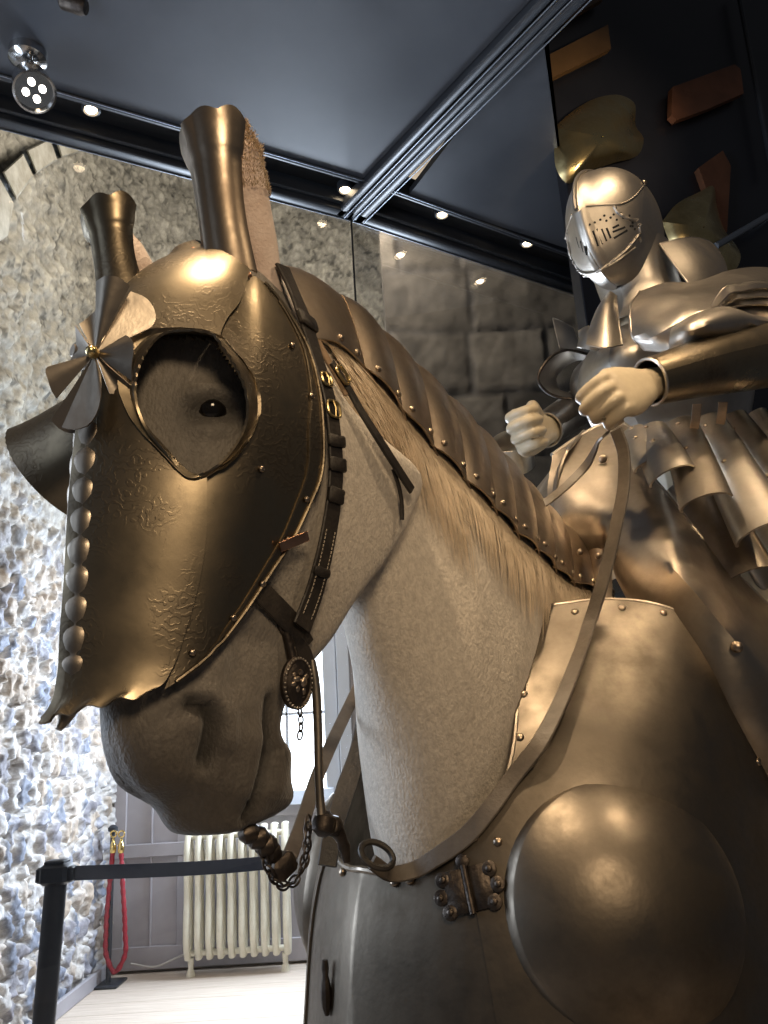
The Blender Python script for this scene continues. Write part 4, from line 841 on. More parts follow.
sleeve([kp(790, 310, .32), kp(805, 335, .35)], [.075, .066], 'upper_cannon', 'bright', 10, cuff=False)
# far arm
sleeve([kp(545, 430, -.265), kp(560, 420, -.29), kp(580, 406, -.32), kp(600, 393, -.35)], [.045, .048, .052, .056], 'vambrace', 'steel')
m_ = MB(); c0 = kp(514, 450, -.32); ax_ = unit(U*.8-R*.25-F*.55); m_.lathe(c0, ax_, [(.046, -.05), (.050, -.02), (.052, .0), (.051, .018), (.056, .030), (.0535, .031), (.048, .018), (.047, -.02)], 32); m_.build('cuff', M['bright'], kn)
sleeve([elR, (shR+elR)/2, shR, shR*.6+K.w(KN-.14, -.06, KZ-.30)*.4], [.056, .058, .068, .074], 'upper_cannon', 'bright', 20, cuff=False)
# far couter: fan plate with a dark rolled rim open towards the front
rim = cr(np.array([kp(611, 346, -.20), kp(590, 354, -.22), kp(566, 350, -.25), kp(546, 362, -.28), kp(538, 380, -.3), kp(547, 392, -.3), kp(562, 398, -.28), kp(572, 399, -.26)]), 48)
inn = cr(np.array([kp(618, 352, -.25), kp(596, 362, -.29), kp(578, 360, -.32), kp(564, 368, -.35), kp(556, 380, -.36), kp(560, 390, -.36), kp(570, 394, -.34), kp(580, 396, -.32)]), 48)
m_ = MB(); m_.plate(ruled(rim, inn, 10, .008), .003); ct = m_.build('couter', M['bright'], kn); m_ = MB(); m_.tube(rim, .0042, 8); m_.build('couter_rim', M['iron'], ct)
m_ = MB(); m_.lathe(kp(612, 348, -.19), unit(CAM-kp(612, 348, -.19)), [(.012, -.006), (.013, .0), (.010, .006), (.001, .007)], 8); m_.build('couter_stud', M['iron'], ct)
G_, o = qplate([[(553, 318), (562, 322), (573, 328)], [(556, 332), (566, 335), (577, 338)], [(560, 348), (571, 349), (584, 352)]], [[-.27, -.26, -.25], [-.26, -.25, -.24], [-.25, -.24, -.23]], 12, 12, .003, 'couter_wing', 'bright', bulge=.006, edge='tl')
# far haute-piece seen edge on, coming to a point below the chin
qplate([[(605, 297), (610, 292), (616, 296)], [(597, 310), (607, 309), (617, 310)], [(590, 328), (605, 329), (619, 327)], [(586, 345), (605, 348), (622, 345)]], [[-.01, .0, .01], [-.01, .02, .03], [-.01, .03, .05], [.0, .04, .06]], 18, 16, .004, 'haute_piece', 'bright', bulge=.012, edge='r')
qplate([[(578, 331), (588, 326), (596, 334)], [(579, 340), (590, 337), (600, 344)], [(577, 347), (590, 350), (602, 352)]], [[-.1, -.08, -.06], [-.1, -.07, -.05], [-.1, -.07, -.05]], 10, 12, .003, 'shoulder_lame', 'bright', bulge=.01)
# fauld and fluted skirt lames
fa = []
for z, r_ in ((KZ-.575, 1.0), (KZ-.60, 1.12), (KZ-.63, 1.2)): fa.append(kring(z, .17*r_, .17*r_, .19*r_, KN-.14))
G = cr(np.array(fa).reshape(3, -1), 10).reshape(10, 48, 3); m_ = MB(); m_.plate(np.concatenate([G, G[:, :1]], axis=1), .003); m_.build('fauld', M['bright'], kn)
flutes = [((650, 432), (673, 478), 19, .17, .27), ((680, 426), (707, 505), 19, .19, .33), ((706, 424), (766, 535), 21, .21, .39), ((730, 422), (830, 560), 20, .23, .43), ((752, 420), (860, 540), 19, .25, .44), ((774, 420), (880, 520), 18, .26, .44), ((634, 432), (650, 466), 13, .14, .22)]
for k, ((x0, y0), (x1, y1), hwpx, w0, w1) in enumerate(flutes):
    a = kp(x0, y0, w0); b = kp(x1, y1, w1); dr = unit(b-a); vw = unit(CAM-a); sd = unit(np.cross(dr, vw)); up_ = np.cross(sd, dr); G_ = []
    for t in np.linspace(0, 1, 16):
        hw = hwpx*((a-CAM)@F)/800*(.85+.2*t); c_ = a*(1-t)+b*t+up_*(.012*math.sin(t*math.pi))
        G_.append([c_+sd*hw*math.sin(q_)+up_*(hw*.55*math.cos(q_))+dr*(.010*math.cos(q_)*max(0, (t-.7)/.3)**2) for q_ in np.linspace(-1.45, 1.45, 18)])
    G_ = np.array(G_); m_ = MB(); m_.plate(G_, .003); o = m_.build('skirt_lame', M['steel'] if k % 2 else M['bright'], kn)
    N_ = gridn(G_)
    for i in (2, 8): nr = N_[i, 9]; nr = nr if nr@vw > 0 else -nr; rivet(o, G_[i, 9]+nr*.002, nr, .005, 'rivet')
    for (x0_, x1_) in ((14, 1),):
        e_ = MB(); e_.tube(G_[:, -1], .0028, 6); e_.build('edge_roll', M['bright'], o)
for k, ((x0, y0), (x1, y1), hwpx, w) in enumerate([((690, 490), (745, 585), 30, .36), ((735, 480), (800, 580), 34, .40)]):
    a = kp(x0, y0, w-.14); b = kp(x1, y1, w-.05); dr = unit(b-a); vw = unit(CAM-a); sd = unit(np.cross(dr, vw)); up_ = np.cross(sd, dr); hw = hwpx*((a-CAM)@F)/800
    G_ = np.array([[a*(1-t)+b*t+sd*hw*math.sin(q_)+up_*hw*.7*math.cos(q_) for q_ in np.linspace(-1.5, 1.5, 20)] for t in np.linspace(0, 1, 14)]); m_ = MB(); m_.plate(G_, .003); m_.build('cuisse', M['steel'], kn)
# straps dropping from the elbow
for (x, y, w, l_) in ((697, 404, .27, 26), (723, 402, .3, 22)):
    m_ = MB(); m_.strap(cr([kp(x, y, w), kp(x-1, y+l_*.5, w-.01), kp(x-3, y+l_, w-.02)], 8), unit(CAM-kp(x, y, w)), .016, .003); m_.build('strap', M['tan_leather'], kn)
# ------------------------------------------------------------------ the room
def st(o): o['kind'] = 'structure'; return o
def worley(u, v, cs, seed, asp=1.):
    x = u/(cs*asp); y = v/cs; ix = np.floor(x).astype(int); iy = np.floor(y).astype(int); f1 = np.full(x.shape, 9.); f2 = np.full(x.shape, 9.); idc = np.zeros(x.shape)
    def hsh(a, b, k): h = np.sin(a*127.1+b*311.7+k*74.7+seed*13.37)*43758.5453; return h-np.floor(h)
    for dx in (-1, 0, 1):
        for dy in (-1, 0, 1):
            a, b = ix+dx, iy+dy; px_ = a+.12+.76*hsh(a, b, 1)+.5*(b % 2); py_ = b+.15+.7*hsh(a, b, 2); d = np.hypot(x-px_+.0, y-py_); idn = hsh(a, b, 3)
            sw = d < f1; f2 = np.where(sw, f1, np.minimum(f2, d)); idc = np.where(sw, idn, idc); f1 = np.where(sw, d, f1)
    return f1, f2, idc
def vnoise(u, v, cs, seed):
    x = u/cs; y = v/cs; ix = np.floor(x); iy = np.floor(y); fx = x-ix; fy = y-iy; fx = fx*fx*(3-2*fx); fy = fy*fy*(3-2*fy)
    def h(a, b): k = np.sin(a*157.3+b*271.9+seed*9.1)*43758.5453; return k-np.floor(k)
    return (h(ix, iy)*(1-fx)+h(ix+1, iy)*fx)*(1-fy)+(h(ix, iy+1)*(1-fx)+h(ix+1, iy+1)*fx)*fy
# left wall turning into the vault end above the panelling
nu, nz = 620, 520
zz = np.concatenate([np.linspace(-.1, 2.6, 230), np.linspace(2.6, 8.6, nz-230+1)[1:]]); Gw = np.zeros((nz, nu, 3)); Uc = np.zeros((nz, nu)); Zc = np.zeros((nz, nu))
for i, z in enumerate(zz):
    r = .05+1.6*min(1, max(0, (z-3.0)/3.0)); x0 = -2.30; y1 = 6.98; s1 = np.array([(-2.40, 1.2), (x0-.01, y1-r)]); ang = np.linspace(math.pi, math.pi/2, 24); arc = np.stack([x0+r+r*np.cos(ang), y1-r+r*np.sin(ang)], 1)
    path = np.vstack([s1[:1], arc, [(.9, y1)]]); d = np.concatenate([[0], np.cumsum(np.linalg.norm(np.diff(path, axis=0), axis=1))]); wq = np.linspace(0, 1, nu)**.8; t = wq*d[-1]
    Gw[i, :, 0] = np.interp(t, d, path[:, 0]); Gw[i, :, 1] = np.interp(t, d, path[:, 1]); Gw[i, :, 2] = z; Uc[i] = t; Zc[i] = z
Uw = Uc+.06*vnoise(Uc, Zc, .13, 1)+.03*vnoise(Uc, Zc, .05, 2); Zw = Zc+.06*vnoise(Uc, Zc, .14, 3)+.03*vnoise(Uc, Zc, .05, 4)
f1, f2, idc = worley(Uw, Zw, .15, 5, .85); n1 = vnoise(Uc, Zc, .035, 6); n2 = vnoise(Uc, Zc, .09, 7); n3 = vnoise(Uc, Zc, .02, 8); n4 = vnoise(Uc, Zc, .4, 9); e_ = np.clip((f2-f1+.45*(n1-.5)+.25*(n3-.5)-.16+.1*(idc-.5))/.16, 0, 1)
upk = np.clip((Zc-2.7)/.9+.5*(n4-.5), 0, 1)
hgt = e_*(.012+.034*np.abs(np.sin(idc*40+Uc*23*(idc-.5)+Zc*17*(.5-idc))))*(1-.72*upk)+.022*n1+.012*n3+.026*n2*upk+.03*(n2-.5)
Nw = gridn(Gw); Nw = np.where(((Nw*(CAM-Gw)).sum(-1) < 0)[..., None], -Nw, Nw); Gw = Gw+Nw*hgt[..., None]
pal = np.array([(.26, .26, .29), (.42, .36, .30), (.19, .21, .26), (.50, .48, .46), (.38, .31, .24), (.24, .23, .25)]); ci = (idc*5.999).astype(int)
mort = np.array([.60, .56, .51])*(.8+.35*n2)[..., None]; stone = pal[ci]*(.6+.8*n1)[..., None]; low_c = mort*(1-e_[..., None])+stone*e_[..., None]
pit = np.clip((vnoise(Uc+.5*Zc, Zc-.3*Uc, .028, 31)*vnoise(Uc, Zc, .075, 32)-.42)/.12, 0, 1); up_c = np.array([.44, .42, .355])*(.55+.7*n2*n1+.35*n3)[..., None]*(1-.6*pit)[..., None]*(1-.18*e_*(idc > .6))[..., None]
tone = low_c*(1-upk[..., None])+up_c*upk[..., None]
m_ = MB(); m_.grid(Gw); wl = st(m_.build('wall_left', M['stoneL'], None, loc=(-2.15, 4, 0), sharp=180)); setattr_col(wl, 'tone', tone.reshape(-1, 3))
# voussoirs of the arch springing from the left wall
m_ = MB(); vt_ = []
for k, poly in enumerate([[(26, 150), (50, 138), (58, 160), (36, 174)], [(2, 172), (23, 153), (34, 176), (16, 200)], [(-18, 215), (0, 178), (14, 203), (8, 236), (-12, 250)], [(54, 137), (84, 128), (88, 150), (61, 158)]]):
    c_ = np.array(poly, float); cen = c_.mean(0); A_ = [onplane(*(cen+(q_-cen)*s_), 0, x_) for x_, s_ in ((-2.30, .98), (-2.11, .98), (-2.085, .86)) for q_ in c_]; G_ = np.array(A_).reshape(3, len(c_), 3); m_.loft(G_); vt_ += [np.array([.52, .5, .43])*(.85+.1*(k % 3))]*(3*len(c_))
va = st(m_.build('trim_11', M['stoneU'], None, sharp=30)); setattr_col(va, 'tone', np.array(vt_))
# dark block wall behind the right-hand pane
yb = 4.75; xa = onplane(384, 300, 1, yb)[0]; nu, nz = 260, 260; u = np.linspace(0, 2.6, nu); v = np.linspace(0, 6.5, nz); Uu, Vv = np.meshgrid(u, v)
row = np.floor((Vv+.05*vnoise(Uu, Vv, .5, 21))/0.46); off = (row*.37 % 1); bw_ = .62+.25*np.sin(row*2.3); cx = Uu/bw_+off; ex = np.minimum(cx % 1, 1-cx % 1)*bw_; ey = ((Vv+.05*vnoise(Uu, Vv, .5, 21)) % 0.46); ey = np.minimum(ey, 0.46-ey); ed = np.clip(np.minimum(ex, ey)/.035+.8*(vnoise(Uu, Vv, .06, 22)-.5), 0, 1); idb = np.sin(np.floor(cx)*91.7+row*37.1)*4375.5; idb = idb-np.floor(idb)
hb = ed*.022*(.4+idb)+.02*vnoise(Uu, Vv, .12, 23)+.01*vnoise(Uu, Vv, .04, 24); Gb = np.stack([xa+Uu, np.full_like(Uu, yb)-hb, Vv], -1)
tb = (np.array([.11, .10, .09])*(1-ed[..., None])+np.array([.17, .15, .125])*(.45+1.0*idb)[..., None]*ed[..., None])*(.75+.5*vnoise(Uu, Vv, .1, 25))[..., None]
m_ = MB(); n_, mm_ = Gb.shape[:2]; Bk = Gb.copy(); Bk[..., 1] = yb+.45; m_.grid(Gb); m_.grid(np.stack([Gb[:, 0], Bk[:, 0]], 1)); m_.grid(np.stack([Gb[:, -1], Bk[:, -1]], 1)); m_.grid(np.stack([Gb[-1], Bk[-1]], 1))
wb = st(m_.build('wall_back', M['stoneB'], None, loc=(xa, yb, 0), sharp=60))
setattr_col(wb, 'tone', np.concatenate([tb.reshape(-1, 3), np.stack([tb[:, 0]]*2, 1).reshape(-1, 3)*1.6, np.stack([tb[:, -1]]*2, 1).reshape(-1, 3), np.stack([tb[-1]]*2, 1).reshape(-1, 3)]))
# floor of pale boards
m_ = MB(); y = -1.5; k = 0
while y < 6.9:
    for x0, x1 in ((-2.4, -.6+.5*(k % 3)), (-.6+.5*(k % 3), 3.2)):
        m_.box(((x0+x1)/2, y+.12, -.0205), x1-x0-.004, .236, .04, bev=.003)
    y += .24; k += 1
st(m_.build('floor', M['floor'], None, loc=(0, 2, -.04), sharp=30))
m_ = MB(); m_.box((-2.245, 4.1, .05), .03, 5.0, .1, bev=.006); st(m_.build('baseboard_left', M['panel'], None))
# panelled end: door leaves, window, panel under the window
yd = 6.66
def pnl(x0, x1, z0, z1, inset=True, y=yd, name='door_1', m='panel'):
    m_ = MB(); m_.box(((x0+x1)/2, y+.03, (z0+z1)/2), x1-x0, .05, z1-z0, bev=.006); w = .10
    for kk, (a, b, c, d) in enumerate(((x0, x0+w, z0, z1), (x1-w, x1, z0, z1), (x0, x1, z0, z0+.16), (x0, x1, z1-.12, z1), (x0, x1, .80, .90))):
        if b > a and d > c: m_.box(((a+b)/2, y-.002*kk, (c+d)/2), b-a, .03, d-c, bev=.006)
    xm = (x0+x1)/2; m_.box((xm+.0, y-.001, (z0+z1)/2), .016, .028, z1-z0-.1, bev=.004); return st(m_.build(name, M[m], None))
pnl(-2.26, -1.66, 0.02, 3.0, name='door_1'); pnl(-1.65, .3, .02, 1.16, name='wall_end', m='panel')
zw0, zw1, xw0, xw1 = 1.17, 3.0, -1.62, -.52
m_ = MB()
for a, b, c, d, t in ((xw0-.04, xw0+.06, zw0-.02, zw1, .09), (xw1-.06, xw1+.05, zw0-.02, zw1, .09), (xw0, xw1, zw0-.05, zw0+.06, .11), (xw0, xw1, zw1-.08, zw1+.04, .09), (xw0, xw1, 1.80, 1.825, .05), (xw0, xw1, 2.42, 2.445, .05), (-.90, -.875, zw0, zw1, .05), (-1.26, -1.235, zw0, zw1, .05), (-.46, -.36, zw0, zw1, .14)):
    m_.box(((a+b)/2, yd-t/2+.05, (c+d)/2), b-a, t, d-c, bev=.005)
win = st(m_.build('window_1', M['winframe'], None))
m_ = MB(); m_.box(((xw0+xw1)/2, yd+.06, (zw0+zw1)/2), xw1-xw0, .008, zw1-zw0, bev=.001); o = st(m_.build('window_pane', M['daylight'], win))
m_ = MB(); m_.box((-.02, yd+.03, 2.0), .70, .05, 2.0, bev=.006); st(m_.build('trim_1', M['panel'], None))
# radiator: columns, top and bottom headers, feet
xr0, xr1, yr, zr0, zr1 = -1.665, -.855, 6.48, .10, .99
rad = empty('radiator', ((xr0+xr1)/2, yr, 0), 'cream column radiator under the bright window', 'radiator')
ncl = 10
for k in range(ncl):
    x = xr0+.04+(xr1-xr0-.08)*k/(ncl-1); m_ = MB(); hz_ = .022*k/9
    for dy in (-.045, .045): m_.tube(cr([(x, yr+dy*.3, zr0+.02), (x, yr+dy, zr0+.08), (x, yr+dy, (zr0+zr1)/2), (x, yr+dy, zr1-.08+hz_), (x, yr+dy*.3, zr1-.01+hz_)], 24), [.026]+[.024]*22+[.028], 12)
    m_.build('column', M['radiator'], rad)
for z in (zr0+.05, zr1-.05):
    m_ = MB(); m_.tube([(xr0+.02, yr, z), (xr1-.02, yr, z)], .022, 12); m_.build('header', M['radiator'], rad)
for x in (xr0+.06, xr1-.06):
    m_ = MB(); m_.lathe((x, yr, 0), (0, 0, 1), [(.035, 0), (.03, .02), (.02, .05), (.024, .12)], 14); m_.build('foot', M['radiator'], rad)
m_ = MB(); m_.tube(cr([(-2.08, 6.6, .08), (-1.9, 6.6, .05), (-1.75, 6.58, .1), (xr0+.02, yr, .15)], 24), .007, 8); tag(m_.build('pipe', M['cable']), 'thin pale pipe running low along the panelling to the radiator', 'pipe')
# barrier post with belt
pz_ = P(57, 868, 3.05); post = empty('barrier_post', (pz_[0], pz_[1], 0), 'dark blue-black barrier post with stretched belt beside the rubble wall', 'barrier')
m_ = MB(); m_.lathe((pz_[0], pz_[1], 0), (0, 0, 1), [(.16, 0), (.16, .012), (.06, .03), (.04, .035)], 32); m_.build('base', M['post'], post)
tilt_ = R*.03; m_ = MB(); m_.tube([np.array([pz_[0]-.045, pz_[1], .03]), np.array([pz_[0], pz_[1], pz_[2]-.03])], .040, 20); m_.build('post', M['post'], post)
m_ = MB(); m_.box((pz_[0], pz_[1], pz_[2]-.02), .105, .095, .075, bev=.012); m_.box((pz_[0], pz_[1], pz_[2]+.022), .075, .07, .014, bev=.004)
for sx in (-.058, .058): m_.box((pz_[0]+sx, pz_[1], pz_[2]-.022), .025, .06, .055, bev=.006)
m_.build('belt_head', M['post'], post)
zb = pz_[2]-.022; e2 = onplane(345, 853, 2, zb) if False else P(350, 855, 3.35); m_ = MB(); bp_ = cr([np.array([pz_[0]+.06, pz_[1], zb]), (np.array([pz_[0]+.06, pz_[1], zb])+e2)/2-np.array([0, 0, .012]), e2, e2+(e2-pz_)*.5], 30); m_.strap(bp_, (CAM-bp_)*np.array([1, 1, 0]), .052, .003); m_.build('belt', M['belt'], post)
# rope stand with red rope
rb_ = np.array([*onplane(108, 985, 2, 0)[:2], 0]); rs = empty('rope_stand', rb_, 'thin dark rope stand on a flat base in the corner', 'stand')
m_ = MB(); m_.box(rb_+np.array([0, 0, .008]), .20, .24, .016, bev=.003); m_.build('base', M['post'], rs)
zt_ = onplane(107, 825, 1, rb_[1])[2]; m_ = MB(); m_.tube([rb_+np.array([0, 0, .01]), rb_+np.array([0, 0, zt_-.03])], .018, 12); m_.lathe(rb_+np.array([0, 0, zt_-.05]), (0, 0, 1), [(.02, 0), (.036, .005), (.036, .03), (.02, .045), (.002, .05)], 16); m_.build('post', M['post'], rs)
ty = rb_[1]-.05; a_ = onplane(113, 850, 1, ty); b_ = onplane(121, 850, 1, ty); l1 = onplane(106, 930, 1, ty); l2 = onplane(125, 930, 1, ty); bt = onplane(115, 972, 1, ty)
rp2 = empty('rope', bt, 'red rope hanging in a long loop from brass ends on the rope stand', 'rope')
c_ = cr([a_, onplane(109, 890, 1, ty), l1, onplane(107, 958, 1, ty), bt, onplane(124, 958, 1, ty), l2, onplane(123, 890, 1, ty), b_], 90); m_ = MB(); m_.tube(c_, .017+.003*np.sin(np.arange(90)*1.9), 10); m_.build('rope_cord', M['rope'], rp2)
for q_ in (a_, b_):
    m_ = MB(); m_.lathe(q_+np.array([0, 0, -.02]), (0, 0, 1), [(.02, 0), (.024, .02), (.022, .06), (.012, .075), (.01, .1)], 14); m_.tube([q_+np.array([.022*math.cos(k), 0, .11+.022*math.sin(k)]) for k in np.arange(16)*2*math.pi/16], .006, 8, closed=True); m_.build('hook', M['gold'], rp2)
# ------------------------------------------------------------------ display case: ceiling, cornice, panes
hc = 3.8
def cz(x, y, z=hc): return onplane(x, y, 2, z)
K0 = cz(350, 215); eL = unit(cz(0, 122)-K0); eR = unit(cz(560, 285)-K0); jt = unit(cz(560, 0)-K0)
inL = np.array([-eL[1], eL[0], 0]); inL = inL if inL@(CAM-K0) > 0 else -inL; inR = np.array([-eR[1], eR[0], 0]); inR = inR if inR@(CAM-K0) > 0 else -inR
def beam(m_, a, b, w, z0, z1, ins, bev=.004):     # prism along a-b, from the pane line inwards
    d = unit(b-a); m_.box((a+b)/2*np.array([1, 1, 0])+ins*w/2+np.array([0, 0, (z0+z1)/2]), np.linalg.norm((b-a)[:2]), w, z1-z0, d, ins, (0, 0, 1), bev=bev)
Lend = K0+eL*4.2; Rend = K0+eR*np.linalg.norm(cz(575, 290)-K0)
for nm, A_, Bq, ins in (('trim_2', K0, Lend, inL), ('trim_3', K0, Rend, inR)):
    m_ = MB(); beam(m_, A_, Bq, .055, hc-.03, hc+.25, ins); beam(m_, A_+ins*.06, Bq+ins*.06, .02, hc-.01, hc+.25, ins); st(m_.build(nm, M['casing'], None))
    m_ = MB(); beam(m_, A_+ins*.08, Bq+ins*.08, .16, hc+.05, hc+.07, ins); st(m_.build('trim_4', M['black'], None))
    m_ = MB(); beam(m_, A_+ins*.215, Bq+ins*.215, .022, hc-.012, hc+.05, ins); st(m_.build('trim_5', M['casing'], None)); m_ = MB(); beam(m_, A_+ins*.237, Bq+ins*.237, .005, hc-.014, hc-.006, ins, .001); beam(m_, A_+ins*.0, Bq+ins*.0, .005, hc-.034, hc-.028, ins, .001); st(m_.build('trim_6', M['trimlip'], None))
def slab(pts, z0, z1, name, m):
    m_ = MB(); m_.loft(np.array([[(*p_[:2], z0) for p_ in pts], [(*p_[:2], z1) for p_ in pts]])); return st(m_.build(name, M[m], None, sharp=20))
a0 = K0+inL*.23; jn_ = np.array([jt[1], -jt[0], 0]); jn_ = jn_ if jn_@eR > 0 else -jn_
slab([a0-jn_*.05, a0-jn_*.05+jt*5, Lend+inL*.23+jt*5, Lend+inL*.23], hc+.0, hc+.03, 'ceiling', 'ceilpanel')
a1 = K0+inR*.23+jn_*.06; slab([a1+eR*.1, cz(546, 18), cz(541, 22), cz(571, 250)], hc+.0, hc+.03, 'ceiling', 'ceilpanel')
m_ = MB()
for o_, w_ in ((-.06, .035), (-.01, .03), (.035, .04)): m_.box(K0+jn_*o_+jt*2.6+np.array([0, 0, -.005]), 5.2, w_, .05, jt, jn_, (0, 0, 1), bev=.004)
st(m_.build('trim_7', M['casing'], None)); m_ = MB()
for o_ in (-.034, .010, .062): m_.box(K0+jn_*o_+jt*2.6+np.array([0, 0, -.030]), 5.2, .005, .004, jt, jn_, (0, 0, 1), bev=.001)
st(m_.build('trim_8', M['trimlip'], None))
def down(x, y, lab):
    p_ = cz(x, y, hc+.03); e_ = empty('downlight', p_, lab, 'ceiling light', 'small lit downlights in the dark case cornice')
    m_ = MB(); m_.lathe(p_+np.array([0, 0, .02]), (0, 0, -1), [(.034, 0), (.034, .03), (.026, .034), (.024, .02)], 24); m_.build('bezel', M['casing'], e_)
    m_ = MB(); m_.lathe(p_+np.array([0, 0, .0]), (0, 0, -1), [(.020, 0), (.022, .006), (.016, .014), (.002, .017)], 16); m_.build('bulb', M['lampwarm'], e_)
for x, y, l_ in ((91, 108, 'small warm downlight in the cornice, nearest the big round spotlight'), (345, 188, 'small warm downlight in the cornice just left of the corner joint'), (442, 213, 'small warm downlight in the cornice just right of the corner joint'), (527, 242, 'small warm downlight in the cornice beside the knight helmet')): down(x, y, l_)
for A_, Bq, nm in ((K0, Lend, 'case_pane_left'), (K0+eR*.012, Rend, 'case_pane_right')):
    d = unit(Bq-A_); nrm = np.array([-d[1], d[0], 0]); m_ = MB(); c_ = (A_+Bq)/2; m_.box((c_[0], c_[1], (hc-.03+0.46)/2), np.linalg.norm((Bq-A_)[:2])-.004, .010, hc-.03-.34, d, nrm, (0, 0, 1), bev=.001); st(m_.build(nm, M['glass'], None))  # glass panes of the display case
m_ = MB(); m_.box((K0[0]+.004, K0[1]+.002, (hc-.03+0.46)/2), .009, .012, hc-.03-.34, bev=.001); st(m_.build('trim_9', M['black'], None))
# big round spotlight and its neighbour
sp = cz(34, 90, 3.62); spe = empty('spotlight', sp, 'large round spotlight with four bright lenses under the dark ceiling', 'spotlight')
ax_ = unit(unit(CAM-sp)*.7+np.array([.25, -.1, -.7])); m_ = MB(); m_.lathe(sp, ax_, [(.03, -.10), (.058, -.085), (.064, -.02), (.066, .02), (.060, .022), (.056, .004), (.002, .004)], 32); m_.build('housing', M['chrome'], spe)
u_ = unit(np.cross(ax_, [0, 0, 1])); v_ = np.cross(ax_, u_)
for a in range(4):
    q_ = sp+ax_*.005+(u_*math.cos(a*math.pi/2+.6)+v_*math.sin(a*math.pi/2+.6))*.026; m_ = MB(); m_.lathe(q_, ax_, [(.011, 0), (.011, .005), (.008, .009), (.001, .011)], 16); m_.build('lens', M['lampcool'], spe)
m_ = MB(); tp_ = cz(28, 55, hc-.01); m_.tube(cr([sp-ax_*.09, (sp-ax_*.1+tp_)/2+np.array([0, 0, .02]), tp_], 12), .016, 12); m_.lathe(tp_, (0, 0, -1), [(.06, -.01), (.06, .02), (.04, .035), (.01, .04)], 24); m_.build('stem', M['chrome'], spe)
s2 = cz(72, 4, hc-.03); m_ = MB(); m_.lathe(s2, unit(R+U*-.3), [(.012, -.04), (.024, -.03), (.026, .03), (.02, .045)], 18); m_.lathe(s2+np.array([0, 0, .0]), (0, 0, 1), [(.01, 0), (.012, .03)], 10); tag(m_.build('spotlight', M['iron']), 'small dark unlit spotlight head at the top edge of the ceiling', 'spotlight')
# ------------------------------------------------------------------ black panel behind the rider and the reflections built as solid shapes on it
e0 = P(575, 275, 3.15); dirp = unit(np.array([.93, .36, 0])); nrm_ = np.array([dirp[1], -dirp[0], 0]); m_ = MB(); m_.box((e0[0]+dirp[0]*1.6, e0[1]+dirp[1]*1.6, 3.4), 3.2, .06, 6.8, dirp, nrm_, (0, 0, 1), bev=.004); st(m_.build('wall_right', M['darkwall'], None))
def onp(x, y, o): r_ = ray(x, y); t_ = ((e0+nrm_*(o+.03)-CAM)@nrm_)/(r_@nrm_); return CAM+r_*t_
def bulged_reflection(poly, o, th, bulge, name, m, label, cat, group=None):  # bulged solid shape standing in for a golden reflection in dark glass
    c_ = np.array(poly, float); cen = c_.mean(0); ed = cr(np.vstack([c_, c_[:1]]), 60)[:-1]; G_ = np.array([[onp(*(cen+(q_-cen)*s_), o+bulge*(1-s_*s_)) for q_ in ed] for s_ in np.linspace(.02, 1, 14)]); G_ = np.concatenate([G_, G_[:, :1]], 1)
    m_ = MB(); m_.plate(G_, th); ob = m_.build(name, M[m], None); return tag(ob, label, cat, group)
bulged_reflection([(554, 128), (575, 110), (598, 98), (622, 96), (633, 102), (636, 128), (643, 138), (640, 152), (612, 163), (585, 172), (566, 183), (560, 176)], .03, .004, .09, 'plate_reflection', 'brass', 'gold reflection in the dark above the helmet, built as a bulged metal shape', 'reflection')
bulged_reflection([(662, 222), (676, 205), (700, 192), (712, 186), (716, 205), (722, 226), (740, 260), (735, 270), (700, 262), (672, 245)], .03, .004, .07, 'plate_reflection', 'brass', 'dim bronze reflection in the dark behind the raised collar, built as a bulged metal shape', 'reflection')
def board(poly, name, m, label, o=.02, th=.03):  # flat slab standing in for a brownish reflection in dark glass
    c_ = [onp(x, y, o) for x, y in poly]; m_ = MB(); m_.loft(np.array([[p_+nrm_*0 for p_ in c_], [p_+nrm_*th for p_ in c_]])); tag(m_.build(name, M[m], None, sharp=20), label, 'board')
board([(540, 63), (604, 30), (607, 54), (541, 87)], 'slab_reflection', 'ochre', 'ochre slanted reflection in the dark, built as a slab above the golden one')
board([(540, 24), (566, 8), (590, -4), (600, 4), (541, 37)], 'slab_reflection', 'ochre', 'ochre reflection built as a slab, cut off by the top edge of the picture')
board([(668, 92), (690, 84), (730, 69), (736, 74), (739, 98), (700, 115), (672, 125), (667, 120)], 'slab_reflection', 'orange', 'orange-brown reflection in the dark at upper right, built as a slab')
board([(694, 172), (718, 155), (726, 170), (722, 236), (702, 242), (704, 200)], 'slab_reflection', 'orange', 'upright red-brown reflection in the dark behind the collar, built as a slab', o=.0, th=.03)
m_ = MB(); a_, b_ = onp(716, 246, .12), onp(790, 203, .12); m_.tube([a_, b_], .014, 12); m_.tube([a_, a_-nrm_*.14], .010, 8); m_.tube([b_, b_-nrm_*.14], .010, 8); tag(m_.build('rail', M['trimlip'], None), 'grey rail slanting through the dark at right', 'rail')
m_ = MB(); a_, b_ = onp(738, -10, .05), onp(772, 170, .05); m_.tube([a_, b_], .012, 8); tag(m_.build('rod', M['casing'], None), 'thin dark rod by the right edge of the dark panel', 'rod')
m_ = MB(); m_.box((*B.w(-.8, 0, 0)[:2], .17), 3.0, 1.3, .34, B.n, B.l, (0, 0, 1), bev=.01); st(m_.build('case_plinth', M['plinth'], None))  # plinth of the display case, under the horse
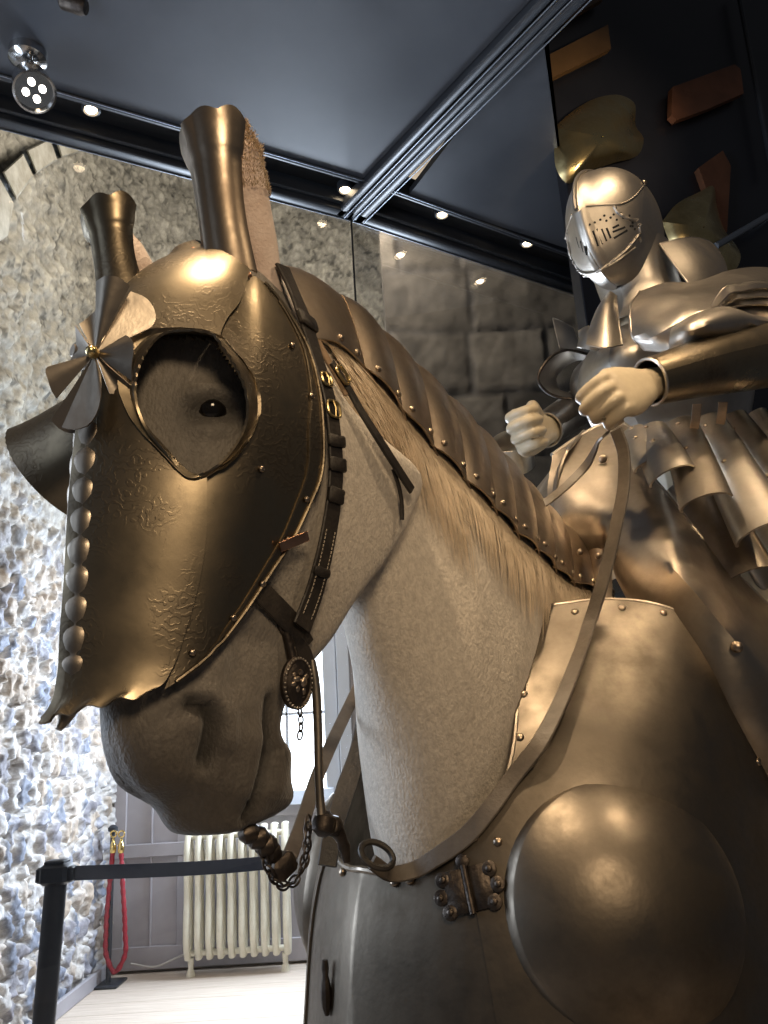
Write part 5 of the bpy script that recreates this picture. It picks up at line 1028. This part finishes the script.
# ------------------------------------------------------------------ camera, world, lights
cam = bpy.data.cameras.new('camera'); co = bpy.data.objects.new('camera', cam); link(co); S.camera = co
cam.sensor_fit = 'VERTICAL'; cam.sensor_height = 36; cam.lens = 36*f/1024; cam.clip_start = .05; cam.clip_end = 100
Mx = Matrix(((R[0], U[0], -F[0], CAM[0]), (R[1], U[1], -F[1], CAM[1]), (R[2], U[2], -F[2], CAM[2]), (0, 0, 0, 1))); co.matrix_world = Mx
S.view_settings.view_transform = 'Standard'; S.view_settings.look = 'None'; S.view_settings.gamma = 1; S.view_settings.use_curve_mapping = False; S.view_settings.exposure = 0
wd = bpy.data.worlds.new('room_ambience'); S.world = wd; wd.use_nodes = True; bg = wd.node_tree.nodes['Background']; bg.inputs[0].default_value = (.5, .52, .58, 1); bg.inputs[1].default_value = .07
def light(name, typ, loc, aim, power, col, size=.1, spot=60, blend=.5, size_y=None):
    l = bpy.data.lights.new(name, typ); l.energy = power; l.color = col
    if typ == 'AREA':
        l.size = size
        if size_y: l.shape = 'RECTANGLE'; l.size_y = size_y
    else: l.shadow_soft_size = size
    if typ == 'SPOT': l.spot_size = math.radians(spot); l.spot_blend = blend
    o = bpy.data.objects.new(name, l); o.location = Vector(loc); o.rotation_euler = (Vector(aim)-Vector(loc)).to_track_quat('-Z', 'Y').to_euler(); return link(o)
WARM = (1, .74, .46); COOL = (.72, .84, 1)
light('case_spot', 'SPOT', (-.32, .5, 3.68), (.1, 1.1, 1.6), 115, WARM, .06, 62)
light('case_spot', 'SPOT', (-.45, .75, 3.68), (-.3, .85, 2.0), 42, WARM, .05, 40)
light('case_spot', 'SPOT', (.8, .95, 3.72), (.66, 1.75, 2.4), 38, WARM, .06, 62)
light('case_spot', 'SPOT', (.35, .5, 3.66), (.62, 1.75, 2.35), 45, WARM, .07, 55)
light('case_spot', 'SPOT', (1.15, .45, 3.62), (.25, 1.15, 1.6), 58, WARM, .06, 46)
light('window_light', 'AREA', (-.6, 6.3, 2.2), (-1.6, 3.5, 1.2), 215, COOL, 1.0, size_y=1.6)
light('side_window_light', 'AREA', (-1.9, .2, 2.4), (-1.0, 3.5, 1.5), 6, COOL, 1.0, size_y=1.4)
light('hall_window', 'AREA', (-2.1, 1.5, 1.9), (-.3, .8, 2.0), 34, COOL, .8, size_y=1.5)
light('ceiling_fill', 'SPOT', (-1.9, .1, 2.5), (.45, 1.9, 3.8), 130, COOL, .3, 58, 1.)  # unseen spot added to brighten the dark case ceiling
light('plate_fill', 'SPOT', (1.25, 1.7, 3.3), tuple(onp(606, 132, .06)), 60, WARM, .12, 36)  # unseen spot added to brighten the golden reflection shape
light('face_fill', 'AREA', (.35, -1.1, 2.6), (-.2, .9, 1.9), 19, WARM, .5)  # unseen warm fill added behind the camera to brighten the horse face armour
light('hall_light', 'AREA', (-.3, 3.8, 5.2), (-1.2, 6.5, 4.8), 95, (1, .9, .76), .8)
